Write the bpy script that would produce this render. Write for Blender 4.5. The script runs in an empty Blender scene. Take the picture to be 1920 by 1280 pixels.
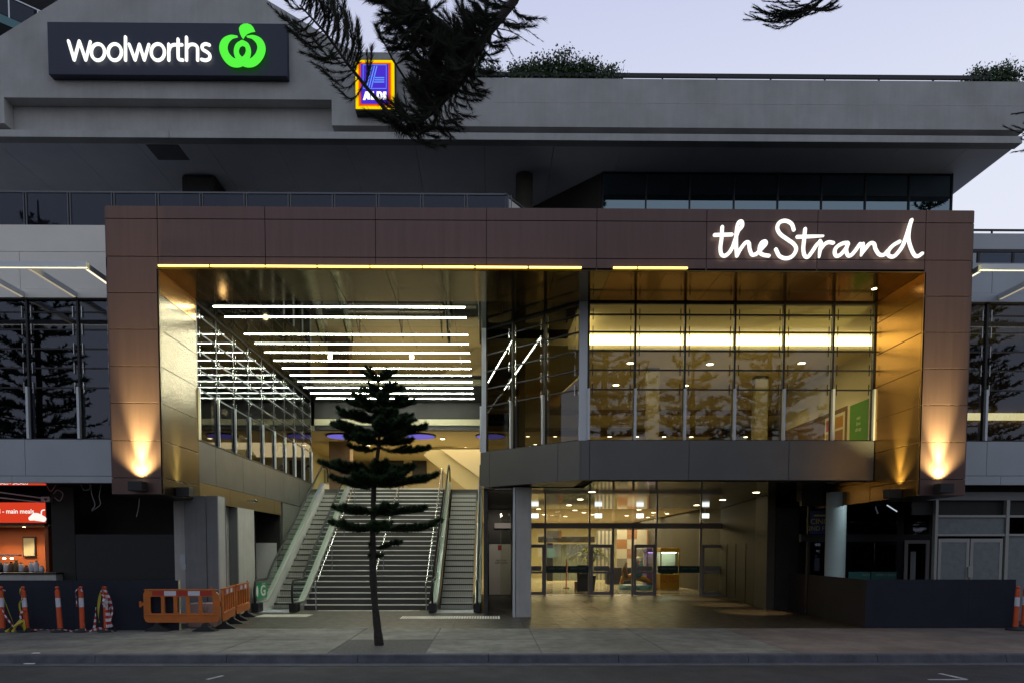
import bpy, math, random
import numpy as np
from mathutils import Vector, Matrix
random.seed(7); RNG = np.random.default_rng(11)
S = bpy.context.scene; COL = S.collection
rad = math.radians

# ------------------------------------------------------------------ camera
FPX, PX, PY = 1280.0, 928.0, 1096.0           # 24 mm shift lens on a 1920 px wide frame
CAMLOC = Vector((0, 0, 1.9))
RCAM = Matrix.Rotation(rad(-.55), 3, 'Z') @ Matrix.Rotation(rad(90-2.83), 3, 'X') @ Matrix.Rotation(rad(.04), 3, 'Z')
cd = bpy.data.cameras.new('camera'); cam = bpy.data.objects.new('camera', cd); COL.objects.link(cam)
cd.sensor_width = 36; cd.lens = 24
cd.shift_x = (960-PX)/1920; cd.shift_y = (PY-640)/1920
cd.clip_start = .1; cd.clip_end = 2000
cam.matrix_world = Matrix.Translation(CAMLOC) @ RCAM.to_4x4()
S.camera = cam

def at(px, py, Y):
    d = RCAM @ Vector(((px-PX)/FPX, -(py-PY)/FPX, -1))
    return CAMLOC + d*(Y/d.y)
def gx(px, py, Y): return at(px, py, Y).x
def gz(px, py, Y): return at(px, py, Y).z
def gnd(px, py, z=0.0):
    d = RCAM @ Vector(((px-PX)/FPX, -(py-PY)/FPX, -1))
    return CAMLOC + d*((z-1.9)/d.z)

# ------------------------------------------------------------------ render / exposure
S.view_settings.view_transform = 'Standard'; S.view_settings.look = 'None'
S.view_settings.exposure = 0; S.view_settings.gamma = 1
S.render.engine = 'CYCLES'
cy = S.cycles
cy.use_denoising = True; cy.max_bounces = 9; cy.diffuse_bounces = 3; cy.glossy_bounces = 5
cy.transmission_bounces = 4; cy.transparent_max_bounces = 24
cy.sample_clamp_indirect = 4; cy.blur_glossy = 1.0
cy.caustics_reflective = False; cy.caustics_refractive = False

# ------------------------------------------------------------------ world (dusk: bright behind the building, dim over the sea behind the camera)
W = bpy.data.worlds.new('World'); S.world = W; W.use_nodes = True
nt = W.node_tree; nt.nodes.clear()
def N(t, **k):
    n = nt.nodes.new(t)
    for a, b in k.items(): setattr(n, a, b)
    return n
L = nt.links.new
out = N('ShaderNodeOutputWorld'); bg = N('ShaderNodeBackground')
sky = N('ShaderNodeTexSky', sky_type='NISHITA', sun_disc=False)
sky.sun_elevation = rad(1.2); sky.sun_rotation = rad(38); sky.air_density = 1; sky.dust_density = .5; sky.ozone_density = 4
geo = N('ShaderNodeNewGeometry'); sep = N('ShaderNodeSeparateXYZ')
tc = N('ShaderNodeTexCoord')
L(tc.outputs['Generated'], sep.inputs[0])
# azimuth factor: +Y (slightly right) bright
dot = N('ShaderNodeVectorMath', operation='DOT_PRODUCT'); dot.inputs[1].default_value = (.45, .89, 0)
L(tc.outputs['Generated'], dot.inputs[0])
r1 = N('ShaderNodeMapRange', interpolation_type='SMOOTHSTEP'); r1.inputs[1].default_value = -.35; r1.inputs[2].default_value = .85
L(dot.outputs['Value'], r1.inputs[0])
front = N('ShaderNodeValToRGB'); e = front.color_ramp.elements
e[0].position = 0; e[0].color = (1.0, 1.0, 1.02, 1); e[1].position = .8; e[1].color = (.46, .50, .80, 1)
m_ = front.color_ramp.elements.new(.44); m_.color = (.80, .84, .985, 1)
back = N('ShaderNodeValToRGB'); e = back.color_ramp.elements
e[0].position = 0; e[0].color = (.59, .60, .66, 1); e[1].position = .8; e[1].color = (.38, .46, .62, 1)
L(sep.outputs['Z'], front.inputs[0]); L(sep.outputs['Z'], back.inputs[0])
mx = N('ShaderNodeMix', data_type='RGBA')
L(r1.outputs[0], mx.inputs['Factor']); L(back.outputs[0], mx.inputs['A']); L(front.outputs[0], mx.inputs['B'])
sc_ = N('ShaderNodeVectorMath', operation='SCALE'); sc_.inputs['Scale'].default_value = .10
L(sky.outputs[0], sc_.inputs[0])
ad = N('ShaderNodeMix', data_type='RGBA'); ad.inputs['Factor'].default_value = .06
L(mx.outputs['Result'], ad.inputs['A']); L(sc_.outputs[0], ad.inputs['B'])
L(ad.outputs['Result'], bg.inputs['Color']); bg.inputs['Strength'].default_value = 1.0
L(bg.outputs[0], out.inputs[0])

# dusk sun: just below/at the horizon behind the building, only a breath of broad light
sd = bpy.data.lights.new('sun', 'SUN'); sd.energy = .04; sd.angle = rad(25); sd.color = (1, .85, .75)
so = bpy.data.objects.new('sun', sd); COL.objects.link(so)
so.rotation_euler = Vector((-.6, -.77, -.08)).to_track_quat('-Z', 'Y').to_euler()

# ------------------------------------------------------------------ materials
def mat(name, col, rough=.6, metal=0, var=.0, scale=4, bump=0, bscale=60, stretch=(1, 1, 1), spec=.5, coat=0, emis=None, estr=0, streak=0, alpha=1, rvar=0):
    m = bpy.data.materials.new(name); m.use_nodes = True
    t = m.node_tree; n = t.nodes; l = t.links.new
    b = n['Principled BSDF']
    b.inputs['Roughness'].default_value = rough; b.inputs['Metallic'].default_value = metal
    b.inputs['Specular IOR Level'].default_value = spec
    if coat: b.inputs['Coat Weight'].default_value = coat; b.inputs['Coat Roughness'].default_value = .15
    c = (*col, 1) if len(col) == 3 else col
    b.inputs['Base Color'].default_value = c
    if emis: b.inputs['Emission Color'].default_value = (*emis, 1); b.inputs['Emission Strength'].default_value = estr
    if var or bump or streak or rvar:
        tcn = n.new('ShaderNodeTexCoord'); mp = n.new('ShaderNodeMapping'); mp.inputs['Scale'].default_value = stretch
        gm = n.new('ShaderNodeNewGeometry')
        l(gm.outputs['Position'], mp.inputs[0])
        if var:
            nz = n.new('ShaderNodeTexNoise'); nz.inputs['Scale'].default_value = scale; nz.inputs['Detail'].default_value = 7; nz.inputs['Roughness'].default_value = .62
            l(mp.outputs[0], nz.inputs[0])
            mr = n.new('ShaderNodeMapRange'); mr.inputs[1].default_value = .3; mr.inputs[2].default_value = .7
            mr.inputs[3].default_value = 1-var; mr.inputs[4].default_value = 1+var
            l(nz.outputs[0], mr.inputs[0])
            vm = n.new('ShaderNodeVectorMath'); vm.operation = 'SCALE'; vm.inputs[0].default_value = c[:3]
            l(mr.outputs[0], vm.inputs['Scale']); last = vm.outputs[0]
            if streak:
                mp2 = n.new('ShaderNodeMapping'); mp2.inputs['Scale'].default_value = (6, 6, .35)
                l(gm.outputs['Position'], mp2.inputs[0])
                nz2 = n.new('ShaderNodeTexNoise'); nz2.inputs['Scale'].default_value = 1.6; nz2.inputs['Detail'].default_value = 4
                l(mp2.outputs[0], nz2.inputs[0])
                mr2 = n.new('ShaderNodeMapRange'); mr2.inputs[1].default_value = .35; mr2.inputs[2].default_value = .7
                mr2.inputs[3].default_value = 1+streak*.4; mr2.inputs[4].default_value = 1-streak
                l(nz2.outputs[0], mr2.inputs[0])
                v2 = n.new('ShaderNodeVectorMath'); v2.operation = 'SCALE'
                l(last, v2.inputs[0]); l(mr2.outputs[0], v2.inputs['Scale']); last = v2.outputs[0]
            l(last, b.inputs['Base Color'])
        if rvar:
            nr = n.new('ShaderNodeTexNoise'); nr.inputs['Scale'].default_value = scale*1.7; nr.inputs['Detail'].default_value = 5
            l(mp.outputs[0], nr.inputs[0])
            m3 = n.new('ShaderNodeMapRange'); m3.inputs[1].default_value = .3; m3.inputs[2].default_value = .7
            m3.inputs[3].default_value = max(.02, rough-rvar); m3.inputs[4].default_value = rough+rvar
            l(nr.outputs[0], m3.inputs[0]); l(m3.outputs[0], b.inputs['Roughness'])
        if bump:
            nb = n.new('ShaderNodeTexNoise'); nb.inputs['Scale'].default_value = bscale; nb.inputs['Detail'].default_value = 4
            l(mp.outputs[0], nb.inputs[0])
            bp = n.new('ShaderNodeBump'); bp.inputs['Strength'].default_value = bump; bp.inputs['Distance'].default_value = .02
            l(nb.outputs[0], bp.inputs['Height']); l(bp.outputs[0], b.inputs['Normal'])
    return m

def emat(name, col, s):
    m = bpy.data.materials.new(name); m.use_nodes = True
    t = m.node_tree; t.nodes.clear()
    o = t.nodes.new('ShaderNodeOutputMaterial'); em = t.nodes.new('ShaderNodeEmission')
    em.inputs[0].default_value = (*col, 1); em.inputs[1].default_value = s
    t.links.new(em.outputs[0], o.inputs[0]); return m

def glass(name, tint, refl=.05, power=4, *, top=.9, wav=0.0, rough=0.0, gcol=(1, 1, 1)):
    m = bpy.data.materials.new(name); m.use_nodes = True
    t = m.node_tree; t.nodes.clear(); n = t.nodes.new; l = t.links.new
    o = n('ShaderNodeOutputMaterial'); mix = n('ShaderNodeMixShader'); tr = n('ShaderNodeBsdfTransparent'); gl = n('ShaderNodeBsdfGlossy')
    tr.inputs[0].default_value = (*tint, 1); gl.inputs['Roughness'].default_value = rough; gl.inputs['Color'].default_value = (*gcol, 1)
    lw = n('ShaderNodeLayerWeight'); lw.inputs['Blend'].default_value = .5
    pw = n('ShaderNodeMath'); pw.operation = 'POWER'; pw.inputs[1].default_value = power
    ma = n('ShaderNodeMath'); ma.operation = 'MULTIPLY_ADD'; ma.inputs[1].default_value = top-refl; ma.inputs[2].default_value = refl
    l(lw.outputs['Facing'], pw.inputs[0]); l(pw.outputs[0], ma.inputs[0]); l(ma.outputs[0], mix.inputs[0])
    l(tr.outputs[0], mix.inputs[1]); l(gl.outputs[0], mix.inputs[2]); l(mix.outputs[0], o.inputs[0])
    if wav:
        g = n('ShaderNodeNewGeometry'); nb = n('ShaderNodeTexNoise'); nb.inputs['Scale'].default_value = 1.1; nb.inputs['Detail'].default_value = 1
        bp = n('ShaderNodeBump'); bp.inputs['Strength'].default_value = wav; bp.inputs['Distance'].default_value = .02
        l(g.outputs['Position'], nb.inputs[0]); l(nb.outputs[0], bp.inputs['Height']); l(bp.outputs[0], gl.inputs['Normal'])
    return m

M = {}
M['render'] = mat('painted_render', (.43, .425, .41), .85, var=.16, scale=.8, bump=.25, bscale=40, streak=.05)
M['render_dark'] = mat('grey_render', (.26, .27, .28), .85, var=.08, scale=1.5, bump=.2)
M['soffit_paint'] = mat('painted_soffit', (.82, .82, .86), .6, var=.06, scale=.8)
M['bronze'] = mat('bronze_cladding', (.128, .076, .066), .36, .50, var=.07, scale=1.0, stretch=(9, 9, .5), streak=.06, rvar=.06)
M['gold'] = mat('brushed_gold_lining', (.145, .112, .062), .27, 1, var=.04, scale=.5)
M['goldband'] = mat('matt_gold_band', (.30, .22, .10), .4, .9, var=.08, scale=.8)
M['rail_grey'] = mat('grey_rail_metal', (.13, .135, .15), .45, .3)
M['amber'] = mat('brushed_amber_and_lit_gold_lining', (.44, .24, .07), .27, 1, var=.05, scale=.5)
M['amberlit_mirror'] = mat('polished_amberlit_soffit', (.36, .19, .055), .13, 1, var=.08, scale=.8, bump=.012, bscale=1.5)  # gold soffit with orange light and reflections put into the colour
M['mirror'] = mat('dark_polished_ceiling', (.14, .135, .105), .035, 1, var=.06, scale=1, bump=.012, bscale=1.3)
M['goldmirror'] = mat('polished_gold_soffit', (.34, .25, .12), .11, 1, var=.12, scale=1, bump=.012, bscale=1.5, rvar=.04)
M['gloss_ceiling'] = mat('gloss_ceiling_panel', (.22, .18, .11), .06, .75, var=.05, scale=1, bump=.02, bscale=1.2)
M['spandrel'] = mat('grey_metal_spandrel', (.135, .132, .125), .42, .35, var=.07, scale=.9, rvar=.05)
M['silver'] = mat('silver_panel', (.40, .43, .46), .45, .25, var=.06, scale=.8, rvar=.05)
M['cream_lit_panel'] = mat('pale_lit_fascia', (.80, .76, .68), .55, .1, var=.05, scale=.8)  # pale paint with the warm light on the fascia put into its colour
M['dark'] = mat('dark_frame', (.018, .019, .022), .4, .2)
M['black'] = mat('black_metal', (.012, .012, .013), .5)
M['fin'] = mat('white_aluminium', (.62, .65, .68), .38, .3)
M['steel'] = mat('stainless_steel', (.55, .56, .55), .22, 1, var=.08, scale=3)
M['frame_grey'] = mat('grey_door_frame', (.42, .40, .42), .45, .3)
M['hoarding'] = mat('navy_hoarding', (.018, .020, .033), .7, var=.2, scale=1.5, spec=.25)
M['hoarding_b'] = mat('brown_hoarding', (.03, .024, .022), .7, var=.2, scale=1.5, spec=.25)
M['path'] = mat('footpath_concrete', (.19, .18, .155), .75, var=.30, scale=2.4, bump=.35, bscale=70, rvar=.1)
M['path_red'] = mat('footpath_pink_concrete', (.185, .145, .12), .75, var=.18, scale=1.8, bump=.35, bscale=70)
M['kerb'] = mat('kerb_concrete', (.08, .08, .09), .8, var=.35, scale=3.5, bump=.6, bscale=30)
M['road'] = mat('asphalt', (.032, .033, .037), .8, var=.28, scale=2.2, bump=.7, bscale=120)
M['ground'] = mat('ground_asphalt', (.05, .05, .052), .85, var=.2, scale=.5)
M['tile'] = mat('dark_paving_tile', (.060, .055, .046), .42, var=.16, scale=2.5, bump=.02, bscale=8, rvar=.06, spec=.35)
M['tile_shaded'] = mat('shaded_paving_tile', (.042, .031, .019), .40, var=.2, scale=2.5, rvar=.06, spec=.35)  # same paving as tile, darkened in colour for the dimmer entrance
M['mallfloor'] = mat('polished_floor_tile', (.55, .50, .40), .12, var=.06, scale=2, rvar=.05)
M['riser'] = mat('stair_tile', (.055, .050, .043), .55, var=.15, scale=4)
M['nosing'] = mat('nosing_strip', (.88, .87, .80), .4, .1)
M['orange'] = mat('orange_plastic', (.50, .13, .015), .45, var=.14, scale=5, bump=.05, bscale=30)
M['orange_red'] = mat('orange_red_plastic', (.62, .085, .02), .45, var=.10, scale=6)
M['refl_white'] = mat('reflective_white', (.62, .62, .68), .35, emis=None)
M['refl_red'] = mat('reflective_red', (.42, .03, .015), .35)
M['rubber'] = mat('black_rubber', (.018, .018, .019), .75, var=.3, scale=8, bump=.3, bscale=60)
M['tape_y'] = mat('yellow_tape', (.38, .30, .012), .5)
M['beige'] = mat('beige_wall', (.46, .42, .27), .8, var=.05, scale=1)
M['cream'] = mat('cream_wall', (.62, .57, .42), .8, var=.04, scale=1)
M['ceil'] = mat('interior_ceiling', (.55, .47, .31), .8, var=.03, scale=1)
M['brown'] = mat('brown_wall', (.16, .10, .05), .6, var=.15, scale=2)
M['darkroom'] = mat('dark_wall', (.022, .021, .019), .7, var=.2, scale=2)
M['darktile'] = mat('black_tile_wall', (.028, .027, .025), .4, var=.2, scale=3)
M['white'] = mat('white_paint', (.76, .75, .71), .5, var=.03, scale=2)
M['pier'] = mat('pier_panel', (.45, .44, .41), .7, var=.08, scale=2, streak=.08)
M['pier_b'] = mat('pier_panel_dark', (.17, .175, .175), .7, var=.10, scale=2, streak=.08)
M['walltile'] = mat('grey_tile_wall', (.15, .15, .135), .4, var=.16, scale=3)
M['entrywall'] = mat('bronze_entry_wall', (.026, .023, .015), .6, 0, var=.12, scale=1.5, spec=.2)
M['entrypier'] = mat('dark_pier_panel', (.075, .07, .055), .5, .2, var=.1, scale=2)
M['olive'] = mat('olive_column', (.20, .17, .095), .6, var=.1, scale=2)
M['greyframe'] = mat('silver_shopfront_frame', (.34, .34, .32), .5, .3)
M['paper'] = mat('papered_glass', (.17, .19, .20), .45, var=.16, scale=6, bump=.4, bscale=8)
M['teal'] = mat('teal_paint', (.08, .19, .21), .6, var=.06)
M['bark'] = mat('pine_bark', (.040, .031, .025), .9, var=.6, scale=18, bump=1, bscale=60, stretch=(1, 1, 2.5))
M['needle'] = mat('pine_needles', (.030, .062, .020), .6, var=.45, scale=3, spec=.3)
M['needle_f'] = mat('pine_needles_brown', (.026, .032, .018), .7, var=.5, scale=5, spec=.2)
M['leaf'] = mat('hedge_leaves', (.045, .085, .028), .5, var=.5, scale=5)
M['mulch'] = mat('tree_pit_gravel', (.12, .115, .10), .9, var=.5, scale=25, bump=1, bscale=60)
M['tactile'] = mat('tactile_strip', (.85, .82, .70), .5)
M['roadline'] = mat('road_paint', (.42, .42, .44), .7, var=.3, scale=9)
M['navy_sign'] = mat('navy_sign_panel', (.018, .022, .048), .45, .1)
M['glass'] = glass('clear_glass', (.95, .96, .92), .035, 4, wav=.03)
M['glass_room'] = glass('reflective_room_glass', (.88, .89, .82), .055, 4, wav=.05)
M['glass_wing'] = glass('tinted_window_glass', (.34, .36, .38), .07, 4, wav=.03, gcol=(.8, .85, 1))
M['glass_dark'] = glass('dark_atrium_glass', (.50, .51, .48), .07, 4, wav=.02, top=.28)
M['glass_green'] = glass('green_edge_glass', (.88, .94, .90), .07, 3, gcol=(.9, 1, .95))
M['glass_top'] = glass('upper_window_glass', (.06, .09, .10), .34, 3, wav=.02, gcol=(.55, .72, .80))
M['glass_bal'] = glass('smoked_balustrade_glass', (.30, .32, .38), .05, 4, gcol=(.8, .85, 1))
M['led'] = emat('led_white', (.93, 1, .84), 68)
M['led_y'] = emat('led_yellow', (1, .66, .12), 5.0)
M['cove'] = emat('cove_light', (1, .80, .36), 6)
M['down'] = emat('downlight_glow', (1, .84, .52), 14)
M['downcool'] = emat('emergency_sign_glow', (.85, .92, 1), 2.0)
M['lilac'] = emat('lilac_glow', (.20, .16, .72), .8)
M['letter'] = emat('white_letter_glow', (1, 1, .93), 1.35)
M['green_l'] = emat('green_logo_glow', (.10, .95, .06), 1.0)
M['red_sign'] = emat('red_lightbox', (.85, .06, .022), .80)
M['white_sign'] = emat('white_lightbox_text', (1, .93, .85), 1.05)
M['al_y'] = emat('yellow_lightbox', (1, .72, .0), 1.0)
M['al_o'] = emat('orange_lightbox', (1, .22, .0), 1.0)
M['al_r'] = emat('red_orange_lightbox', (.75, .06, .01), 1.0)
M['al_b'] = emat('blue_lightbox', (.07, .03, .62), 1.0)
M['al_lb'] = emat('light_blue_lightbox', (.13, .33, 1), 1.0)
M['uplamp'] = emat('uplight_lens', (1, .85, .5), 5)
M['canopy_glow'] = emat('canopy_strip', (1, .90, .66), 1.3); M['canopy_dim'] = emat('canopy_strip_dim', (1, .85, .6), .42)
M['gsign'] = mat('green_sticker', (.03, .30, .13), .5)
M['tealband'] = mat('teal_glass_band', (.012, .085, .07), .4)

for k_ in ('path', 'path_red', 'road'):
    t_ = M[k_].node_tree; b_ = t_.nodes['Principled BSDF']; src = b_.inputs['Base Color'].links[0].from_socket
    g_ = t_.nodes.new('ShaderNodeNewGeometry'); v_ = t_.nodes.new('ShaderNodeTexVoronoi'); v_.inputs['Scale'].default_value = 2.6; v_.inputs['Randomness'].default_value = 1
    m1 = t_.nodes.new('ShaderNodeMapRange'); m1.inputs[1].default_value = .045; m1.inputs[2].default_value = .075; m1.inputs[3].default_value = .55; m1.inputs[4].default_value = 1
    n2 = t_.nodes.new('ShaderNodeTexNoise'); n2.inputs['Scale'].default_value = .55; n2.inputs['Detail'].default_value = 8; n2.inputs['Roughness'].default_value = .7
    m2 = t_.nodes.new('ShaderNodeMapRange'); m2.inputs[1].default_value = .42; m2.inputs[2].default_value = .62; m2.inputs[3].default_value = .72; m2.inputs[4].default_value = 1.12
    mu = t_.nodes.new('ShaderNodeMath'); mu.operation = 'MULTIPLY'; sc2 = t_.nodes.new('ShaderNodeVectorMath'); sc2.operation = 'SCALE'
    t_.links.new(g_.outputs['Position'], v_.inputs['Vector']); t_.links.new(g_.outputs['Position'], n2.inputs['Vector'])
    t_.links.new(v_.outputs['Distance'], m1.inputs[0]); t_.links.new(n2.outputs[0], m2.inputs[0]); t_.links.new(m1.outputs[0], mu.inputs[0]); t_.links.new(m2.outputs[0], mu.inputs[1])
    t_.links.new(src, sc2.inputs[0]); t_.links.new(mu.outputs[0], sc2.inputs['Scale']); t_.links.new(sc2.outputs[0], b_.inputs['Base Color'])

# ------------------------------------------------------------------ mesh helpers
class MB:
    def __init__(s): s.v = []; s.f = []
    def add(s, vs, fs):
        o = len(s.v); s.v += [tuple(p) for p in vs]; s.f += [tuple(i+o for i in q) for q in fs]; return s
    def box(s, x0, x1, y0, y1, z0, z1):
        x0, x1 = sorted((x0, x1)); y0, y1 = sorted((y0, y1)); z0, z1 = sorted((z0, z1))
        vs = [(x, y, z) for z in (z0, z1) for y in (y0, y1) for x in (x0, x1)]
        return s.add(vs, [(0, 2, 3, 1), (4, 5, 7, 6), (0, 1, 5, 4), (2, 6, 7, 3), (0, 4, 6, 2), (1, 3, 7, 5)])
    def obox(s, o, ux, uy, uz):                       # oriented box: corner + three edge vectors
        o, ux, uy, uz = map(Vector, (o, ux, uy, uz))
        vs = [o+a*ux+b*uy+c*uz for c in (0, 1) for b in (0, 1) for a in (0, 1)]
        return s.add(vs, [(0, 2, 3, 1), (4, 5, 7, 6), (0, 1, 5, 4), (2, 6, 7, 3), (0, 4, 6, 2), (1, 3, 7, 5)])
    def bar(s, p, q, w, h, up=(0, 0, 1)):
        p, q = Vector(p), Vector(q); d = (q-p).normalized(); up = Vector(up)
        if abs(d.dot(up)) > .98: up = Vector((0, 1, 0))
        sx = d.cross(up).normalized()*w; sy = sx.normalized().cross(d)*h
        return s.obox(p-sx/2-sy/2, sx, q-p, sy)
    def prism(s, poly, o, ux, uy, n):                 # 2-D polygon in frame (o, ux, uy) pushed along n
        o, ux, uy, n = map(Vector, (o, ux, uy, n)); k = len(poly)
        vs = [o+a*ux+b*uy for a, b in poly] + [o+a*ux+b*uy+n for a, b in poly]
        fs = [tuple(range(k)), tuple(range(2*k-1, k-1, -1))] + [(i, i+k, (i+1) % k+k, (i+1) % k) for i in range(k)]
        return s.add(vs, fs)
    def tube(s, pts, r, seg=8, cap=True, flat=None):
        pts = [Vector(p) for p in pts]; n = len(pts)
        rs = r if isinstance(r, (list, tuple)) else [r]*n
        prev = None; o = len(s.v)
        for i, p in enumerate(pts):
            d = (pts[min(i+1, n-1)]-pts[max(i-1, 0)]).normalized()
            if prev is None:
                a = d.orthogonal().normalized()
            else:
                a = (prev-prev.dot(d)*d).normalized()
            prev = a; b = d.cross(a)
            for k in range(seg):
                t = 2*math.pi*k/seg
                s.v.append(tuple(p+(a*math.cos(t)+b*math.sin(t))*rs[i]))
        for i in range(n-1):
            for k in range(seg):
                k2 = (k+1) % seg
                s.f.append((o+i*seg+k, o+i*seg+k2, o+(i+1)*seg+k2, o+(i+1)*seg+k))
        if cap:
            s.f.append(tuple(o+k for k in range(seg-1, -1, -1))); s.f.append(tuple(o+(n-1)*seg+k for k in range(seg)))
        return s
    def cyl(s, p, r, h, seg=24, r2=None): 
        p = Vector(p); return s.tube([p, p+Vector((0, 0, h))], [r, r if r2 is None else r2], seg)
    def lathe(s, p, prof, seg=20):
        p = Vector(p); o = len(s.v); n = len(prof)
        for r, z in prof:
            for k in range(seg):
                t = 2*math.pi*k/seg; s.v.append((p.x+r*math.cos(t), p.y+r*math.sin(t), p.z+z))
        for i in range(n-1):
            for k in range(seg):
                k2 = (k+1) % seg; s.f.append((o+i*seg+k, o+i*seg+k2, o+(i+1)*seg+k2, o+(i+1)*seg+k))
        s.f.append(tuple(o+k for k in range(seg-1, -1, -1))); s.f.append(tuple(o+(n-1)*seg+k for k in range(seg)))
        return s
    def build(s, name, m, parent=None, smooth=False, bevel=0):
        me = bpy.data.meshes.new(name); me.from_pydata(s.v, [], s.f); me.update()
        me.materials.append(M[m] if isinstance(m, str) else m)
        if smooth: me.shade_smooth()
        o = bpy.data.objects.new(name, me); COL.objects.link(o)
        if parent is not None:
            o.parent = parent
            o.matrix_parent_inverse = world_of(parent).inverted()
        if bevel:
            b = o.modifiers.new('bevel', 'BEVEL'); b.width = bevel; b.segments = 2; b.limit_method = 'ANGLE'
        return o
def world_of(o):
    m = o.matrix_basis.copy()
    if o.parent is not None: m = world_of(o.parent) @ o.matrix_parent_inverse @ m
    return m
def tag(o, label=None, cat=None, group=None, kind=None):
    if label: o['label'] = label
    if cat: o['category'] = cat
    if group: o['group'] = group
    if kind: o['kind'] = kind
    return o
def thing(name, label, cat, loc=(0, 0, 0), group=None, rotz=0):
    o = bpy.data.objects.new(name, None); COL.objects.link(o); o.location = loc; o.rotation_euler = (0, 0, rotz)
    o.empty_display_size = .2
    return tag(o, label, cat, group)
def box(name, m, parent, *a, bevel=0): return MB().box(*a).build(name, m, parent, bevel=bevel)
def copy_tree(o, parent=None):
    c = o.copy(); COL.objects.link(c)
    if parent is not None: c.parent = parent
    for ch in list(o.children): copy_tree(ch, c)
    return c
def spot(name, loc, target, energy, size=60, blend=.6, col=(1, .8, .5), r=.05, parent=None):
    d = bpy.data.lights.new(name, 'SPOT'); d.energy = energy; d.spot_size = rad(size); d.spot_blend = blend; d.color = col; d.shadow_soft_size = r
    o = bpy.data.objects.new(name, d); COL.objects.link(o); o.location = loc
    o.rotation_euler = (Vector(target)-Vector(loc)).to_track_quat('-Z', 'Y').to_euler()
    if parent is not None: o.parent = parent; o.matrix_parent_inverse = world_of(parent).inverted()
    return o
def point(name, loc, energy, col=(1, .82, .5), r=.3):
    d = bpy.data.lights.new(name, 'POINT'); d.energy = energy; d.color = col; d.shadow_soft_size = r
    o = bpy.data.objects.new(name, d); COL.objects.link(o); o.location = loc; return o
def area(name, loc, sx, sy, energy, col=(1, .80, .45), rot=(0, 0, 0)):
    d = bpy.data.lights.new(name, 'AREA'); d.shape = 'RECTANGLE'; d.size = sx; d.size_y = sy; d.energy = energy; d.color = col
    o = bpy.data.objects.new(name, d); COL.objects.link(o); o.location = loc; o.rotation_euler = rot; return o
def text(body, size, loc, m, parent=None, name='lettering', rot=(math.pi/2, 0, 0), ext=.01, align='CENTER', sx=1, off=0):
    c = bpy.data.curves.new(name, 'FONT'); c.body = body; c.size = size; c.extrude = ext; c.align_x = align; c.align_y = 'CENTER'; c.offset = off
    c.materials.append(M[m]); o = bpy.data.objects.new(name, c); COL.objects.link(o)
    o.location = loc; o.rotation_euler = rot; o.scale = (sx, 1, 1)
    if parent is not None: o.parent = parent; o.matrix_parent_inverse = world_of(parent).inverted()
    return o
def catmull(pts, k=6):
    P = [np.array(p, float) for p in pts]; P = [2*P[0]-P[1]]+P+[2*P[-1]-P[-2]]; o = []
    for i in range(1, len(P)-2):
        for j in range(k):
            t = j/k; a, b, c, d = P[i-1:i+3]
            o.append(.5*((2*b)+(-a+c)*t+(2*a-5*b+4*c-d)*t*t+(-a+3*b-3*c+d)*t**3))
    o.append(P[-2]); return o
def stroke(mb, pts, w, depth, k=6):
    """rounded letter stroke lying in a plane of constant Y: pts (x, z[, w]) in world units"""
    y0 = depth[0]; dy = depth[1]
    pts = [tuple(p) if len(p) == 3 else (p[0], p[1], w) for p in pts]
    c = catmull(pts, k) if len(pts) > 2 else [np.array(p, float) for p in pts]
    c = [np.array(q) for q in c]
    # rounded ends
    def ends(c, rev=False):
        if rev: c = c[::-1]
        d = c[0][:2]-c[1][:2]; d = d/np.linalg.norm(d); r = c[0][2]/2
        ex = [np.array([*(c[0][:2]+d*r*math.sin(a)), 2*r*max(.08, math.cos(a))]) for a in (1.45, 1.1, .7, .35)]
        c = ex+c
        return c[::-1] if rev else c
    c = ends(ends(c), True)
    n = len(c); vs = []; seg = 8
    for i, q in enumerate(c):
        d = c[min(i+1, n-1)][:2]-c[max(i-1, 0)][:2]; L_ = np.linalg.norm(d); d = d/(L_ if L_ else 1); nn = np.array([-d[1], d[0]]); h = q[2]/2
        prof = [(-1, 1), (-1, .25), (-.75, 0), (.75, 0), (1, .25), (1, 1)]
        for a, b in prof: vs.append((q[0]+nn[0]*h*a, y0+dy*b, q[1]+nn[1]*h*a))
    k_ = 6; fs = []
    for i in range(n-1):
        for j in range(k_):
            j2 = (j+1) % k_; fs.append((i*k_+j, i*k_+j2, (i+1)*k_+j2, (i+1)*k_+j))
    fs.append(tuple(range(k_))); fs.append(tuple((n-1)*k_+j for j in range(k_-1, -1, -1)))
    mb.add(vs, fs); return mb

# ================================================================== SETTING
YP, YG = 16.0, 18.0
XL0, XL1, XR1, XR0 = -8.71, -7.54, 10.065, 11.165
ZT, ZS, ZB = 9.73, 8.33, 3.21
H1, H2 = 3.76, 4.775

tag(box('ground', 'ground', None, -300, 300, -200, 300, -.5, -.17), kind='structure')
tag(box('road', 'road', None, -60, 60, -14, 12.45, -.3, -.155), kind='structure')
# kerb: individual cast lengths read as one kerb
kb = MB()
x = -24.0
while x < 26:
    kb.add([(x+.006, 12.45, -.16), (x+2.394, 12.45, -.16), (x+2.394, 12.5, -.018), (x+.006, 12.5, -.018), (x+.006, 12.52, 0), (x+2.394, 12.52, 0), (x+.006, 12.66, 0), (x+2.394, 12.66, 0), (x+.006, 12.66, -.16), (x+2.394, 12.66, -.16)],
           [(0, 1, 2, 3), (3, 2, 5, 4), (4, 5, 7, 6), (6, 7, 9, 8), (0, 3, 4, 6, 8), (1, 9, 7, 5, 2)])
    x += 2.4
tag(kb.build('kerb', 'kerb'), kind='structure')
tag(box('gutter', 'kerb', None, -30, 30, 12.16, 12.448, -.2, -.146), kind='structure')
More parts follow.
